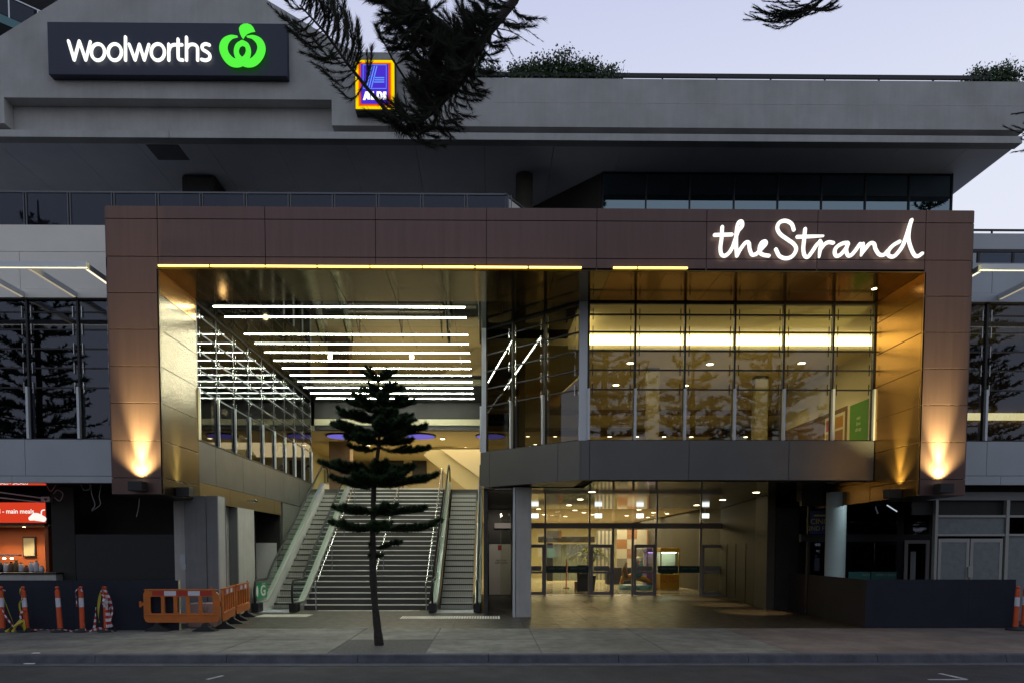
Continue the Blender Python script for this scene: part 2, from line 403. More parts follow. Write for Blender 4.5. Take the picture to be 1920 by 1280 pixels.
# footpath slabs with open joints (dark bedding below)
PIT = (-3.0, -1.18, 12.68, 14.62)
tag(box('path_base', 'kerb', None, -30, 30, 12.665, 16.8, -.3, -.012), kind='structure')
fp = MB(); fr = MB()
xs = [-24, -21.6, -19.2, -16.8, -14.4, -12, -9.75, -7.4, -5.1, -3.0, -1.18, 1.0, 3.4, 5.8]
for a, b in zip(xs[:-1], xs[1:]):
    if a >= -3.01 and b <= -1.17: fp.box(a+.009, b-.009, 14.63, 16.795, -.05, 0)
    else:
        fp.box(a+.009, b-.009, 12.668, 14.695, -.05, 0); fp.box(a+.009, b-.009, 14.715, 16.795, -.05, 0)
x = 5.8
while x < 26:
    for y0 in (12.668, 14.05, 15.43): fr.box(x+.004, x+1.376, y0, y0+1.37, -.05, 0)
    x += 1.38
tag(fp.build('footpath', 'path'), kind='structure')
tag(fr.build('footpath', 'path_red'), kind='structure')
tag(box('tree_pit', 'mulch', None, PIT[0]+.01, PIT[1]-.01, PIT[2], PIT[3], -.05, -.006), kind='structure')
# entrance paving
ft = MB(); ftb = MB()
for i in range(-26, 28):
    for j in range(0, 15):
        (ftb if i >= 1 else ft).box(i*.9+.003, i*.9+.897, 16.8+j*.9+.003, 16.8+j*.9+.897, -.05, 0)
tag(ft.build('entrance_floor', 'tile'), kind='structure'); tag(ftb.build('entrance_floor', 'tile_shaded'), kind='structure')  # right part takes the shade of the overhang in its tile colour
tag(box('entrance_floor_base', 'black', None, -24, 26, 16.8, 30.3, -.3, -.012), kind='structure')
tag(box('mall_floor', 'mallfloor', None, -1, 14, 30.302, 52, -.3, 0), kind='structure')

# ------------------------------------------------------------------ the building
B = thing('shopping_centre', 'large grey shopping centre with a bronze portal framing stairs and a glazed upper floor', 'building', (0, 18, 0))

# --- portal cladding
xj = [XL0, XL1] + [gx(p, 440, YP) for p in (497, 704, 912, 1119, 1325, 1533)] + [XR1, XR0]
zr = [ZT, 9.44, 8.60, ZS]
zc = [8.60] + [gz(230, y, YP) for y in (549, 617, 686, 755, 825, 895)] + [ZB]
g = .007
pc = MB()
for i in range(len(xj)-1):
    for j in range(3):
        col_ = i in (0, len(xj)-2)
        if col_ and j == 2: continue
        pc.box(xj[i]+g, xj[i+1]-g, YP, YP+.04, zr[j+1]+g, zr[j]-g)
for i in (0, len(xj)-2):
    for j in range(len(zc)-1): pc.box(xj[i]+g, xj[i+1]-g, YP, YP+.04, zc[j+1]+g, zc[j]-g)
# outer flanks
for j in range(3):
    pc.box(XL0-.03, XL0-.001, YP+.02, 20, zr[j+1]+g, zr[j]-g); pc.box(XR0+.001, XR0+.03, YP+.02, 20, zr[j+1]+g, zr[j]-g)
for j in range(len(zc)-1):
    pc.box(XL0-.03, XL0-.001, YP+.02, YG, zc[j+1]+g, zc[j]-g); pc.box(XR0+.001, XR0+.03, YP+.02, YG, zc[j+1]+g, zc[j]-g)
portal = pc.build('portal_cladding', 'bronze', B, bevel=.004)
core = MB()
core.box(XL0, XR0, YP+.042, 20, ZS+.06, ZT-.005)
core.box(XL0, XL1-.05, YP+.042, YG, ZB+.004, ZS+.055); core.box(XR1+.05, XR0, YP+.042, YG, ZB+.004, ZS+.055)
core.build('portal_frame', 'dark', B)
# reveals (inner faces), same courses
rl = MB(); rr = MB(); rl0 = MB()
zz = [ZS] + zc[1:]
for j in range(len(zz)-1):
    (rl if j else rl0).box(XL1-.045, XL1, YP+.05, YG, zz[j+1]+g, zz[j]-g)
    rr.box(XR1, XR1+.045, YP+.05, YG, zz[j+1]+g, zz[j]-g)
rl.box(XL1-.045, XL1-.002, YP, YP+.046, ZB, ZS-.002)
rr.box(XR1+.002, XR1+.045, YP, YP+.046, ZB, ZS-.002)
rl.build('reveal', 'gold', B, bevel=.004); rl0.build('reveal', 'amber', B, bevel=.004); rr.build('reveal', 'amber', B, bevel=.004)  # top left course in amber: orange light painted onto the gold lining
# soffit of the portal
so_ = MB(); so2_ = MB(); so3_ = MB(); xx = XL1
while xx < XR1-.02:
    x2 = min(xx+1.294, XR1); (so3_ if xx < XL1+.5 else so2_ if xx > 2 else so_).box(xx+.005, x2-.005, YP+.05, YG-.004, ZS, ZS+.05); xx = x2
so_.build('portal_soffit', 'goldmirror', B); so2_.build('portal_soffit', 'amberlit_mirror', B); so3_.build('portal_soffit', 'amberlit_mirror', B)  # amber panels carry the orange light at the ends in their colour
MB().box(XL1, XR1, YP, YP+.046, ZS+.002, ZS+.055).build('soffit_edge', 'gold', B)

# --- atrium ceiling (dark polished panels carrying the light bars)
ac = MB()
for i in range(0, 8):
    for j in range(0, 6):
        ac.box(XL1+i*1.32+.004, min(XL1+(i+1)*1.32-.004, 2.36), YG+j*2+.004, YG+(j+1)*2-.004, ZS, ZS+.05)
ac.build('atrium_ceiling', 'mirror', B)

# --- generic glazing bay
def bay(A, Bp, z0, z1, trans, parent, glassm, name='window', fin=True, brackets=True, zfin=None, first=True, last=False, framem='dark', fd=.05, fw=.05, brk='steel', fs=1.0):
    """one glazed bay from A to B (2-D points), outside is on the right-hand side going A->B rotated -90"""
    A = Vector((A[0], A[1], 0)); Q = Vector((Bp[0], Bp[1], 0)); d = (Q-A); Ln = d.length; d.normalize(); n = Vector((d.y, -d.x, 0))
    f = MB()
    def m(u, w, lo, hi, p0, p1): f.obox(A+d*u+n*p0+Vector((0, 0, lo)), d*w, n*(p1-p0), Vector((0, 0, hi-lo)))
    if first: m(-fw/2, fw, z0, z1, -.06, fd)
    if last: m(Ln-fw/2, fw, z0, z1, -.06, fd)
    u0, u1 = fw/2+.001, Ln-fw/2-.001
    for t in trans: m(u0, u1-u0, t-.018, t+.018, -.03, .02)
    m(u0, u1-u0, z0, z0+.04, -.05, .03); m(u0, u1-u0, z1-.05, z1, -.05, .03)
    fo = f.build(name, framem, parent)
    zs_ = [z0+.041]+list(trans)+[z1-.051]; p = MB()
    for a, b in zip(zs_[:-1], zs_[1:]):
        p.obox(A+d*u0+Vector((0, 0, a+.02 if a != z0+.041 else a))-n*.008, d*(u1-u0), n*.012, Vector((0, 0, b-a-(.04 if b != zs_[-1] and a != zs_[0] else .02))))
    p.build('pane', glassm, fo)
    if fin and zfin:
        w = MB(); w.obox(A+d*(-.03*fs)+n*(fd+.001)+Vector((0, 0, z0+.02)), d*.06*fs, n*.09*fs, Vector((0, 0, zfin-z0-.02))); w.build('fin', 'fin', fo)
        if last:
            w = MB(); w.obox(A+d*(Ln-.03*fs)+n*(fd+.001)+Vector((0, 0, z0+.02)), d*.06*fs, n*.09*fs, Vector((0, 0, zfin-z0-.02))); w.build('fin', 'fin', fo)
    if brackets:
        for t in trans:
            for u in (.10, Ln-.13):
                MB().obox(A+d*u+n*.022+Vector((0, 0, t-.14)), d*.018, n*.022, Vector((0, 0, .28))).build('bracket', brk, fo)
    return fo
TR = [6.11, 6.61, 7.10, 7.58, 8.02]

# left side wall of the atrium: faces +X; outside on right when going from far to near? (A near -> B far, n = (dy,-dx) = +X)
nb = 9; yl = [YG+.03+(29.4-YG-.03)*i/nb for i in range(nb+1)]
for i in range(nb):
    bay((XL1-.02, yl[i]), (XL1-.02, yl[i+1]), H2, ZS, TR, B, 'glass_dark', zfin=6.11, last=(i == nb-1), fd=.02, fw=.04, fs=.6)
# front centre glazing (faces -Y: going left->right n = (0,-1))
xg = [gx(p, 700, YG) for p in (1103, 1190, 1283, 1376, 1468, 1560, 1637)]
for i in range(6):
    bay((xg[i], YG), (xg[i+1], YG), H2, ZS, TR, B, 'glass_room', zfin=6.11, last=(i == 5), brk='dark')
# angled facet
FA = (gx(907, 845, 20.2), 20.2); FB = (gx(1086, 827, 18.02), 18.02)
for i in range(3):
    a = [FA[k]+(FB[k]-FA[k])*i/3 for k in (0, 1)]; b = [FA[k]+(FB[k]-FA[k])*(i+1)/3 for k in (0, 1)]
    bay(a, b, H2, ZS, TR, B, 'glass_dark', zfin=6.11, last=False)
# white corner posts
cp = MB(); cp.box(FB[0]-.02, xg[0]-.03, YG-.05, YG+.15, H2, ZS); cp.build('corner_post', 'fin', B)
cp = MB(); cp.box(FA[0]-.06, FA[0]+.07, FA[1]-.12, FA[1]+.05, H2-.9, ZS); cp.build('corner_post', 'fin', B)

# --- spandrels
sp = MB()
def panelrow(mb, A, Q, z0, z1, us, th=.05, gap=.006):
    A = Vector((*A, 0)); Q = Vector((*Q, 0)); d = Q-A; Ln = d.length; d.normalize(); n = Vector((d.y, -d.x, 0))
    us = [0]+list(us)+[Ln]
    for a, b in zip(us[:-1], us[1:]):
        mb.obox(A+d*(a+gap)-n*th+Vector((0, 0, z0)), d*(b-a-2*gap), n*th, Vector((0, 0, z1-z0)))
panelrow(sp, (FB[0], YG-.15), (XR1-.01, YG-.15), H1, H2, [.25, .25+2.59, .25+5.2])
sp.build('spandrel', 'spandrel', B, bevel=.004); sp = MB()
panelrow(sp, (FA[0]-.1, FA[1]-.1), (FB[0]-.0, YG-.15), H1, H2, [.35, 2.75])
sp.build('spandrel', 'spandrel', B, bevel=.004); sp = MB()
panelrow(sp, (XL1, YG), (XL1, 30.0), H1-.06, H2-.01, [1.1, 3.2, 5.3, 7.4, 9.5])
sp.build('spandrel', 'spandrel', B, bevel=.004)
sb_ = MB(); sb_.box(FB[0]+.1, XR1-.01, YG-.09, YG+.15, H1+.01, H2-.03)
sb_.prism([(FA[0]-.05, FA[1]+.02), (FB[0]+.1, YG-.09), (FB[0]+.1, 20.2)], (0, 0, H1+.01), (1, 0, 0), (0, 1, 0), (0, 0, H2-H1-.04))
sb_.build('floor_edge', 'dark', B)
# bronze bands under, running back into the building
bb = MB()
panelrow(bb, (XL1, YG+.01), (XL1, 25.0), ZB, H1-.07, [2.1, 4.2, 6.2])
bb.build('bronze_band', 'goldband', B)
bb = MB()
panelrow(bb, (XR1-.001, 22.0), (XR1-.001, YG+.01), ZB, H1-.02, [1.6, 3.2], th=.05)
bb.build('bronze_band', 'amber', B)

# --- upper floor: slab, room, ceilings
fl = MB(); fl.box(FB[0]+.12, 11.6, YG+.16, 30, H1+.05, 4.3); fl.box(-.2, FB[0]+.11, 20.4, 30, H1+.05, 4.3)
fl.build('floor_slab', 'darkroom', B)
fl = MB(); fl.box(FB[0]+.1, 11.6, YG+.16, 30, 4.31, 4.6); fl.box(-.1, FB[0]+.09, 20.4, 30, 4.31, 4.6); fl.box(-9, 14, 30, 50, 4.2, 4.6)
fl.build('upper_floor', 'beige', B)
MB().box(2.4, 14, 26.9, 26.99, 7.22, 7.42).box(2.4, 14, 29.9, 30.0, 6.9, 7.14).build('bulkhead_trim', 'brown', B)
MB().box(3.2, 6.4, 28.4, 28.7, 4.6, 5.9).build('counter_front', 'brown', B)
rc = MB(); rc.box(2.37, 11.6, YG+.06, 20.6, ZS+.002, ZS+.055); rc.box(-.1, 13.9, 20.6, 27, 8.0, 8.2); rc.build('room_ceiling', 'ceil', B)
rc = MB(); rc.box(-.1, 14, 27, 27.2, 7.3, 8.2); rc.box(-9, 14, 30.3, 50, 7.15, 7.4); rc.box(1, 14, 27.2, 30.2, 7.3, 7.5); rc.build('room_ceiling', 'ceil', B)
cv = MB(); cv.box(xg[0]+.15, 11.55, 20.54, 20.6, 8.02, 8.31); cv.obox((xg[0]+.05, 18.9, 8.02), (.06, 0, 0), (.1, 1.6, 0), (0, 0, .25)); 
tag(cv.build('cove_light', 'cove'), 'long bright yellow cove light glowing across the upper room ceiling', 'light')
cvb = MB(); cvb.box(2.37, 11.6, 20.605, 20.7, 7.9, ZS+.2); cvb.build('cove_back', 'cream', B)
# right-hand wall of the room, seen through the last bays
rw = MB(); rw.box(11.6, 11.66, YG+.06, 27, 4.6, ZS); rw.build('interior_wall', 'cream', B)
rw = MB(); rw.box(11.58, 11.599, 22.2, 27, 4.6, 6.6); rw.build('interior_wall', 'brown', B)
rw = MB(); rw.box(1.0, 1.2, 22.5, 26, 4.6, 8); rw.box(5.3, 5.7, 23.0, 23.3, 4.6, 8); rw.box(9.3, 9.75, 24, 24.3, 4.6, 8); rw.build('column', 'olive', B)
rw = MB(); rw.box(-9, 14, 44, 44.3, 4.6, 7.2); rw.box(13.7, 14, 27, 44, 4.6, 8); rw.box(-9.2, -9, 30.3, 44, 4.6, 7.2); rw.build('interior_wall', 'beige', B)
bw = MB(); bw.box(3.8, 9, 33, 33.2, 4.6, 6.2); bw.build('interior_wall', 'brown', B)
# dark bulkhead across the top of the stairs
bk = MB(); bk.box(XL1, -.1, 30.0, 30.25, 7.62, ZS); bk.build('bulkhead', 'darkroom', B)
bk = MB(); bk.box(XL1, -.1, 29.93, 30.24, 7.35, 7.61); bk.build('bulkhead_trim', 'beige', B)
bk = MB(); bk.box(XL1, -.1, 30.0, 30.25, 7.16, 7.34); bk.build('bulkhead', 'black', B)
# landing at the head of the stairs
ld = MB(); ld.box(XL1, -.2, 29.98, 30.3, 4.15, 4.6); ld.build('landing', 'riser', B)
# cream walls with dark windows, sloping beam, brown column up there
iw = MB(); iw.box(gx(700, 860, 40), gx(905, 860, 40), 40, 40.2, 4.6, 7.15); iw.build('interior_wall', 'cream', B)
wn = MB(); wn.box(gx(728, 860, 39.95), gx(757, 860, 39.95), 39.93, 39.99, gz(740, 905, 40), gz(740, 852, 40)); wn.build('interior_window', 'dark', B)
wn = MB(); wn.box(gx(773, 860, 39.95), gx(800, 860, 39.95), 39.93, 39.99, gz(785, 905, 40), gz(785, 852, 40)); wn.build('interior_window', 'dark', B)
a = at(800, 848, 35); b = at(893, 925, 35)
sbm = MB(); sbm.bar(a+Vector((.25, 0, .3)), b+Vector((1.1, 0, -.35)), 1.2, .6, up=(0, 1, 0)); sbm.build('sloping_beam', 'beige', B)
sb2 = MB(); sb2.prism([(a.x+.6, a.z+.2), (b.x+.5, a.z+.2), (b.x+.5, b.z+.55)], (0, 34.5, 0), (1, 0, 0), (0, 0, 1), (0, .1, 0)); sb2.build('lit_panel', 'cream', B)
cl = MB(); cl.box(gx(617, 860, 33), gx(656, 860, 33), 33, 33.8, 4.6, 7.15); cl.build('column', 'brown', B)

# dark lounge behind the left atrium glass
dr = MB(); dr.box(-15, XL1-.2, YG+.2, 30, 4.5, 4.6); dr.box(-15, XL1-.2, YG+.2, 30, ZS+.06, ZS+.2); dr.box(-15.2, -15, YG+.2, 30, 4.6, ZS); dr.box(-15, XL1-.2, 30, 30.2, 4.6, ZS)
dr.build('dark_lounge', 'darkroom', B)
# atrium end wall at its right: behind the facet
dr = MB(); dr.box(-.12, .0, 20.45, 30.2, H2, ZS); dr.build('interior_wall', 'brown', B)

# --- left wing
wl = [gx(p, 700, YG) for p in (-140, -40, 55, 150, 215)]
for i in range(4): bay((wl[i], YG), (wl[i+1], YG), H2, ZS+.1, TR, B, 'glass_wing', zfin=6.11, brackets=True)
lw = MB(); x0w, x1w = -19, XL0-.035
lw.box(x0w, gx(52, 860, YG)-.005, YG-.1, YG, gz(100, 905, YG)+.18, H2); lw.box(gx(52, 860, YG)+.005, x1w, YG-.1, YG, gz(100, 905, YG)+.18, H2)
lw.box(x0w, gx(27, 890, YG)-.005, YG-.1, YG, gz(100, 905, YG), gz(100, 905, YG)+.17); lw.box(gx(27, 890, YG)+.005, x1w, YG-.1, YG, gz(100, 905, YG), gz(100, 905, YG)+.17)
lw.build('wing_spandrel', 'silver', B, bevel=.004)
zf0, zf1, zf2 = gz(100, 562, YG), gz(100, 546, YG), gz(100, 426, YG)
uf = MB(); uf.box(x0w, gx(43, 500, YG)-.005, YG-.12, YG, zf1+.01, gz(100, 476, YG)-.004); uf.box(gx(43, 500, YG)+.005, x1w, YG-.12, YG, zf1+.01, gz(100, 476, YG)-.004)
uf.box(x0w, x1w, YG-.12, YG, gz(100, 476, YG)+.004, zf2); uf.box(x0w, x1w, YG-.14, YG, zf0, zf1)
uf.build('wing_fascia', 'cream_lit_panel', B, bevel=.004)
# --- right wing
wr = [gx(p, 700, YG) for p in (1790, 1846, 1940, 2035)]
for i in range(3): bay((wr[i], YG), (wr[i+1], YG), H2, ZS+.1, TR, B, 'glass_wing', zfin=6.11, brackets=True)
rwp = MB(); xr0, xr1 = XR0+.035, 19
zb = gz(1860, 909, YG)
rwp.box(xr0, gx(1845, 860, YG)-.005, YG-.1, YG, zb+.24, H2); rwp.box(gx(1845, 860, YG)+.005, xr1, YG-.1, YG, zb+.24, H2)
rwp.box(xr0, gx(1871, 900, YG)-.005, YG-.1, YG, zb, zb+.23); rwp.box(gx(1871, 900, YG)+.005, xr1, YG-.1, YG, zb, zb+.23)
rwp.box(xr0, gx(1854, 530, YG)-.005, YG-.12, YG, gz(1860, 554, YG)+.01, gz(1860, 497, YG)); rwp.box(gx(1854, 530, YG)+.005, xr1, YG-.12, YG, gz(1860, 554, YG)+.01, gz(1860, 497, YG))
rwp.box(xr0, xr1, YG-.14, YG, gz(1860, 570, YG), gz(1860, 554, YG))
rwp.build('wing_spandrel', 'silver', B, bevel=.004)
rb = MB(); rb.box(XR0+.1, 22, 20.5, 26, 8.5, gz(1870, 438, 20.5)); rb.build('rooftop_wall', 'silver', B)
# room behind the right wing windows
rm = MB(); rm.box(11.78, 20, 22, 22.2, 4.6, ZS); rm.build('interior_wall', 'brown', B)
rm = MB(); rm.box(11.78, 20, YG+.2, 22, 4.5, 4.6); rm.box(11.78, 20, YG+.2, 22, ZS+.12, ZS+.25); rm.box(11.7, 11.78, YG+.12, 22, 4.6, ZS+.1); rm.build('room_ceiling', 'ceil', B)
tag(box('cove_light', 'cove', None, 12.0, 18, 21.9, 21.96, 6.1, 6.32), 'bright strip light behind the right wing upper window', 'light')
rm = MB(); rm.box(-19, -8.8, 22, 22.2, 4.6, ZS+.1); rm.box(-19, -8.8, YG+.2, 22, 4.5, 4.6); rm.box(-19, -8.8, YG+.2, 22, ZS+.12, ZS+.25); rm.build('interior_wall', 'darkroom', B)

# --- canopy frames on each wing
def canopy(label, pairs, beamx, zc_, yw, m='fin', bright=()):
    t = thing('canopy', label, 'canopy', (pairs[0][0], yw, zc_))
    MB().bar((beamx[0], 16.02, zc_), (beamx[1], 16.02, zc_), .10, .12).build('beam', m, t)
    for xa in pairs:
        MB().bar((xa[0], 16.08, zc_), (xa[0], yw-.15, zc_), .07, .13).build('rafter', m, t)
        MB().box(xa[0]-.03, xa[0]+.03, 16.1, yw-.2, zc_-.075, zc_-.066).build('strip_light', 'canopy_glow' if xa[0] in bright else 'canopy_dim', t)
    MB().box(beamx[0]+.02, beamx[1]-.02, 16.0, 16.04, zc_-.07, zc_-.061).build('strip_light', 'canopy_glow', t)
    return t
zca = gz(100, 497, 16.02)
canopy('white open canopy frame of slanting rafters left of the portal', [(gx(50, 497, 16),), (gx(160, 497, 16)-.02,), (gx(-60, 497, 16),)], (-14, gx(163, 497, 16)), zca, YG, bright=(gx(160, 497, 16)-.02,))
canopy('white open canopy frame of slanting rafters right of the portal', [(gx(1842, 502, 16),), (gx(1985, 502, 16),)], (gx(1838, 502, 16), 16), gz(1850, 502, 16.02), YG, bright=(gx(1842, 502, 16),))

# --- roof terrace and balustrades
dk = MB(); dk.box(-24, 11.1, 20.002, 26, 9.2, 9.9); dk.box(-24, XL0-.035, YG+.001, 20, 9.0, gz(100, 428, YG)-.01); dk.build('roof_deck', 'white', B)
bt = gz(500, 363, YG+.3)
bl = thing('glass_balustrade', 'smoked glass balustrade on the terrace above the bronze portal', 'balustrade', (-5, YG+.3, 9.9))
MB().bar((-19, YG+.3, bt), (gx(945, 364, YG+.3), YG+.3, bt), .06, .04).build('rail', 'rail_grey', bl)
posts = [gx(47+82.6*i, 380, YG+.3) for i in range(-3, 12)]
for i, px_ in enumerate(posts):
    MB().box(px_-.035, px_-.012, YG+.27, YG+.33, 9.2, bt-.02).box(px_+.03, px_+.055, YG+.27, YG+.33, 9.2, bt-.02).build('post', 'rail_grey', bl)
    if i < len(posts)-1: box('pane', 'glass_bal', bl, px_+.06, posts[i+1]-.04, YG+.295, YG+.307, 9.7, bt-.03)
p0 = at(947, 364, YG+.3); p1 = Vector((p0.x+1.6, 20.6, bt))
MB().bar(p0, p1, .06, .04).build('rail', 'rail_grey', bl)
MB().obox(p0-Vector((0, 0, 1.5)), p1-p0, (0.012, 0, 0), (0, 0, 1.45)).build('pane', 'cream_lit_panel', bl)
b2 = thing('glass_balustrade', 'balustrade with dark rail on the terrace right of the portal', 'balustrade', (14, 19, 9))
zr2 = gz(1860, 471, 19)
MB().bar((XR0+.1, 19, zr2), (20, 19, zr2), .06, .08).build('rail', 'black', b2)
for i in range(5):
    px_ = gx(1834+65*i, 480, 19); box('post', 'black', b2, px_-.03, px_+.03, 18.97, 19.03, 8.6, zr2-.05)
    box('pane', 'glass_bal', b2, px_+.04, gx(1834+65*(i+1), 480, 19)-.04, 18.99, 19.0, 8.7, zr2-.06)
tr_ = MB().bar((XR0+.1, 21, gz(1860, 432, 21)), (22, 21, gz(1860, 432, 21)), .05, .05)
for i in range(6): tr_.box(11.6+i*1.8, 11.64+i*1.8, 20.98, 21.02, 9.5, gz(1860, 433, 21))
tag(tr_.build('roof_rail', 'black'), 'thin dark handrail on the low roof right of the portal', 'railing')

# --- upper building: parapet, recess, lip, soffit
YF = 18.5
zA, zB_, zC, zD = gz(1000, 147, YF), gz(1000, 238, YF), gz(1000, 251, YF), gz(1000, 264, YF)
XE = gx(1923, 250, YF); XLm = gx(622, 210, YF); XLn = gx(8, 210, YF)
gy = gz(640, 98, YF)
zN = gz(300, 185, YF)
pa = MB()
poly = [(-26, zB_), (XLn, zB_), (XLn, zN), (XLm, zN), (XLm, zB_), (XE, zB_), (XE, zA), (gx(778, 147, YF), zA), (gx(778, 98, YF), gy), (gx(665, 98, YF), gy),
        (gx(500, 0, YF), gz(500, 0, YF)), (gx(300, -95, YF), gz(300, -95, YF)), (gx(110, 0, YF), gz(110, 0, YF)), (gx(0, 68, YF), gz(0, 68, YF)), (gx(-120, 140, YF), gz(-120, 140, YF)), (-26, gz(-120, 140, YF))]
# split the concave outline in simple convex/near-convex pieces
def ext(poly, y0, y1): pa.prism(poly, (0, y0, 0), (1, 0, 0), (0, 0, 1), (0, y1-y0, 0))
zP = gz(-120, 140, YF)
ext([(XLm, zB_), (XE, zB_), (XE, zA), (XLm, zA)], YF, YF+.35)
ext([(-26, zB_), (XLn, zB_), (XLn, zN), (-26, zN)], YF, YF+.35)
pa.box(-26, XLm-.001, YF, YF+.35, zN, zP)
ext([(-26, zP), (XLm, zP), (XLm, zA), (gx(778, 147, YF), zA), (gx(778, 98, YF), gy), (gx(665, 98, YF), gy), (gx(500, 0, YF), gz(500, 0, YF)), (gx(300, -95, YF), gz(300, -95, YF)), (gx(110, 0, YF), gz(110, 0, YF)), (gx(0, 68, YF), gz(0, 68, YF))], YF, YF+.35) if False else None
gp = [(gx(-120, 140, YF), zP), (gx(0, 68, YF), gz(0, 68, YF)), (gx(110, 0, YF), gz(110, 0, YF)), (gx(300, -95, YF), gz(300, -95, YF)), (gx(500, 0, YF), gz(500, 0, YF)), (gx(665, 98, YF), gy), (gx(665, 98, YF), zP)]
ext(gp, YF, YF+.35)
ext([(gx(665, 98, YF), zP), (gx(665, 98, YF), gy), (gx(778, 98, YF), gy), (gx(778, 98, YF), zA), (XLm, zA) if False else (gx(778, 98, YF), zA)], YF, YF+.35) if False else pa.box(gx(665, 98, YF), gx(778, 98, YF), YF, YF+.35, zA, gy)
pa.build('parapet', 'render', B)
pb = MB()
pb.box(XLn-.2, XLm+.2, YF+.36, YF+.7, zB_-.05, zN+.3)          # recessed band
pb.box(XLm, XE-.15, YF+.32, YF+.7, zC, zB_-.001); pb.box(-26, XLm-.001, YF+.25, YF+.7, zC, zB_-.051)
pb.build('recessed_band', 'render', B)
pl = MB(); pl.box(-26, gx(318, 255, YF)-.006, YF-.03, YF+.25, zD, zC); pl.box(gx(318, 255, YF)+.006, XE-.1, YF-.03, YF+.25, zD, zC); pl.build('lip', 'render', B)
pe = MB(); pe.box(XE-.12, XE-.02, YF+.4, 30, zC, zA); pe.build('side_parapet', 'render', B)
sf = MB(); xx = -26
while xx < XE-.2:
    x2 = min(xx+1.85, XE-.14); sf.box(xx+.006, x2-.006, YF+.26, 27.5, zD+.012, zD+.2); xx = x2
sf.build('upper_soffit', 'soffit_paint', B)
MB().box(-26, XE-.2, YF+.75, 28, zD+.22, zA-.3).build('roof_slab', 'render_dark', B)
hp = MB(); a = at(268, 264, YF); hp.box(gx(280, 265, 19), gx(340, 265, 19), YF+.30, YF+1.0, zD-.004, zD+.010); hp.build('access_hatch', 'pier_b', B)
sj = MB(); xx = gx(860, 193, YF)
while xx < XE-.3:
    L1 = random.uniform(.5, 1.6); z_ = gz(1300, 194, YF)+random.uniform(-.006, .006); sj.box(xx, min(xx+L1, XE-.01), YF-.004, YF+.01, z_-.008, z_+.006); xx += L1+random.uniform(0, .12)
sj.build('crack_line', 'frame_grey', B)
sj = MB(); x_ = gx(318, 200, YF); sj.box(x_-.008, x_+.008, YF+.35, YF+.362, zB_-.03, zN); sj.build('crack_line', 'frame_grey', B)
# rooftop rail
zrt = gz(1300, 143, YF+.5)
rt = thing('roof_rail', 'long dark handrail running along the top of the grey parapet', 'railing', (5, YF+.5, zA))
MB().bar((gx(800, 143, YF+.5), YF+.5, zrt), (XE-.6, YF+.5, zrt), .06, .10).build('rail', 'black', rt)
for i in range(12):
    px_ = gx(836+101.5*i, 145, YF+.5); box('post', 'black', rt, px_-.02, px_+.02, YF+.48, YF+.52, zA-.3, zrt-.05)
# upper glazing
YU = 20.0
ux = [gx(p, 350, YU) for p in (1130, 1211, 1293, 1376, 1458, 1540, 1622, 1704, 1784)]
for i in range(8):
    bay((ux[i], YU), (ux[i+1], YU), 9.905, zD+.03, [], B, 'glass_top', brackets=False, fin=False, fw=.03, last=(i == 7))
uw = MB(); uw.box(ux[-1]+.02, ux[-1]+.05, YU, 27, 9.9, zD+.03); uw.build('side_window', 'glass_top', B)
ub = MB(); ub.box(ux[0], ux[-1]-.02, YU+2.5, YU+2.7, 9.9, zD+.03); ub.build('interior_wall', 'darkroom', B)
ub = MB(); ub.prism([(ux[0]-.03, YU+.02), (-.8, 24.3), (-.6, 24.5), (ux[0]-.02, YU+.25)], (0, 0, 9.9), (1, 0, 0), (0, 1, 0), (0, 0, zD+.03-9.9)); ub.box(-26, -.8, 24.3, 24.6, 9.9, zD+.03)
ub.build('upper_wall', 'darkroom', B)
for (pa_, pb_, yy, rd) in ((969, 998, 20.2, 1),):
    c0 = at(983, 330, yy); MB().cyl((c0.x, yy, 9.9), .24, zD+.03-9.9, 28).build('column', 'entrypier', B, smooth=True)
box('column', 'darkroom', B, gx(338, 330, 20.2), gx(403, 330, 20.2), 20.2, 21.2, 9.9, zD+.03, bevel=.12)

# --- ground floor: entrance soffit, walls, doors
ec = MB()
x = FA[0]-.1
for i in range(8):
    x2 = min(x+1.5, XR1-.06)
    for j in range(5):
        y0 = (18.1 if x > FB[0]-.5 else 20.0)+j*2.3; y1 = min(y0+2.29, 29.6)
        if y1 > y0: ec.box(x+.004, x2-.004, y0, y1, H1-.02, H1+.04)
    x = x2
ec.build('entrance_soffit', 'gloss_ceiling', B)
box('recess_soffit', 'white', B, -.01, 1.05, 20.9, 29.6, H1-.06, H1-.025)
# thin right lining + angled wall + pier
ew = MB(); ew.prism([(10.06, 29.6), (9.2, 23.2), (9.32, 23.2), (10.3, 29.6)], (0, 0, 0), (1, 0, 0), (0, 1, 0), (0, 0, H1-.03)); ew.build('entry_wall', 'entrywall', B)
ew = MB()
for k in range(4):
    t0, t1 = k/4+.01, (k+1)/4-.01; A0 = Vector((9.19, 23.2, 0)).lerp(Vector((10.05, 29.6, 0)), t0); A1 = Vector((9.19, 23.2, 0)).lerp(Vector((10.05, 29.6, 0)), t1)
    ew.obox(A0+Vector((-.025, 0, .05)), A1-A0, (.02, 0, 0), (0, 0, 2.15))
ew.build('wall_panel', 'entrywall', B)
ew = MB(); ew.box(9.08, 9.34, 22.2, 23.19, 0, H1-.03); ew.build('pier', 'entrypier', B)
ew = MB(); ew.box(9.345, 10.06, 22.1, 23.1, 0, ZB+.1); ew.build('pier', 'darktile', B)
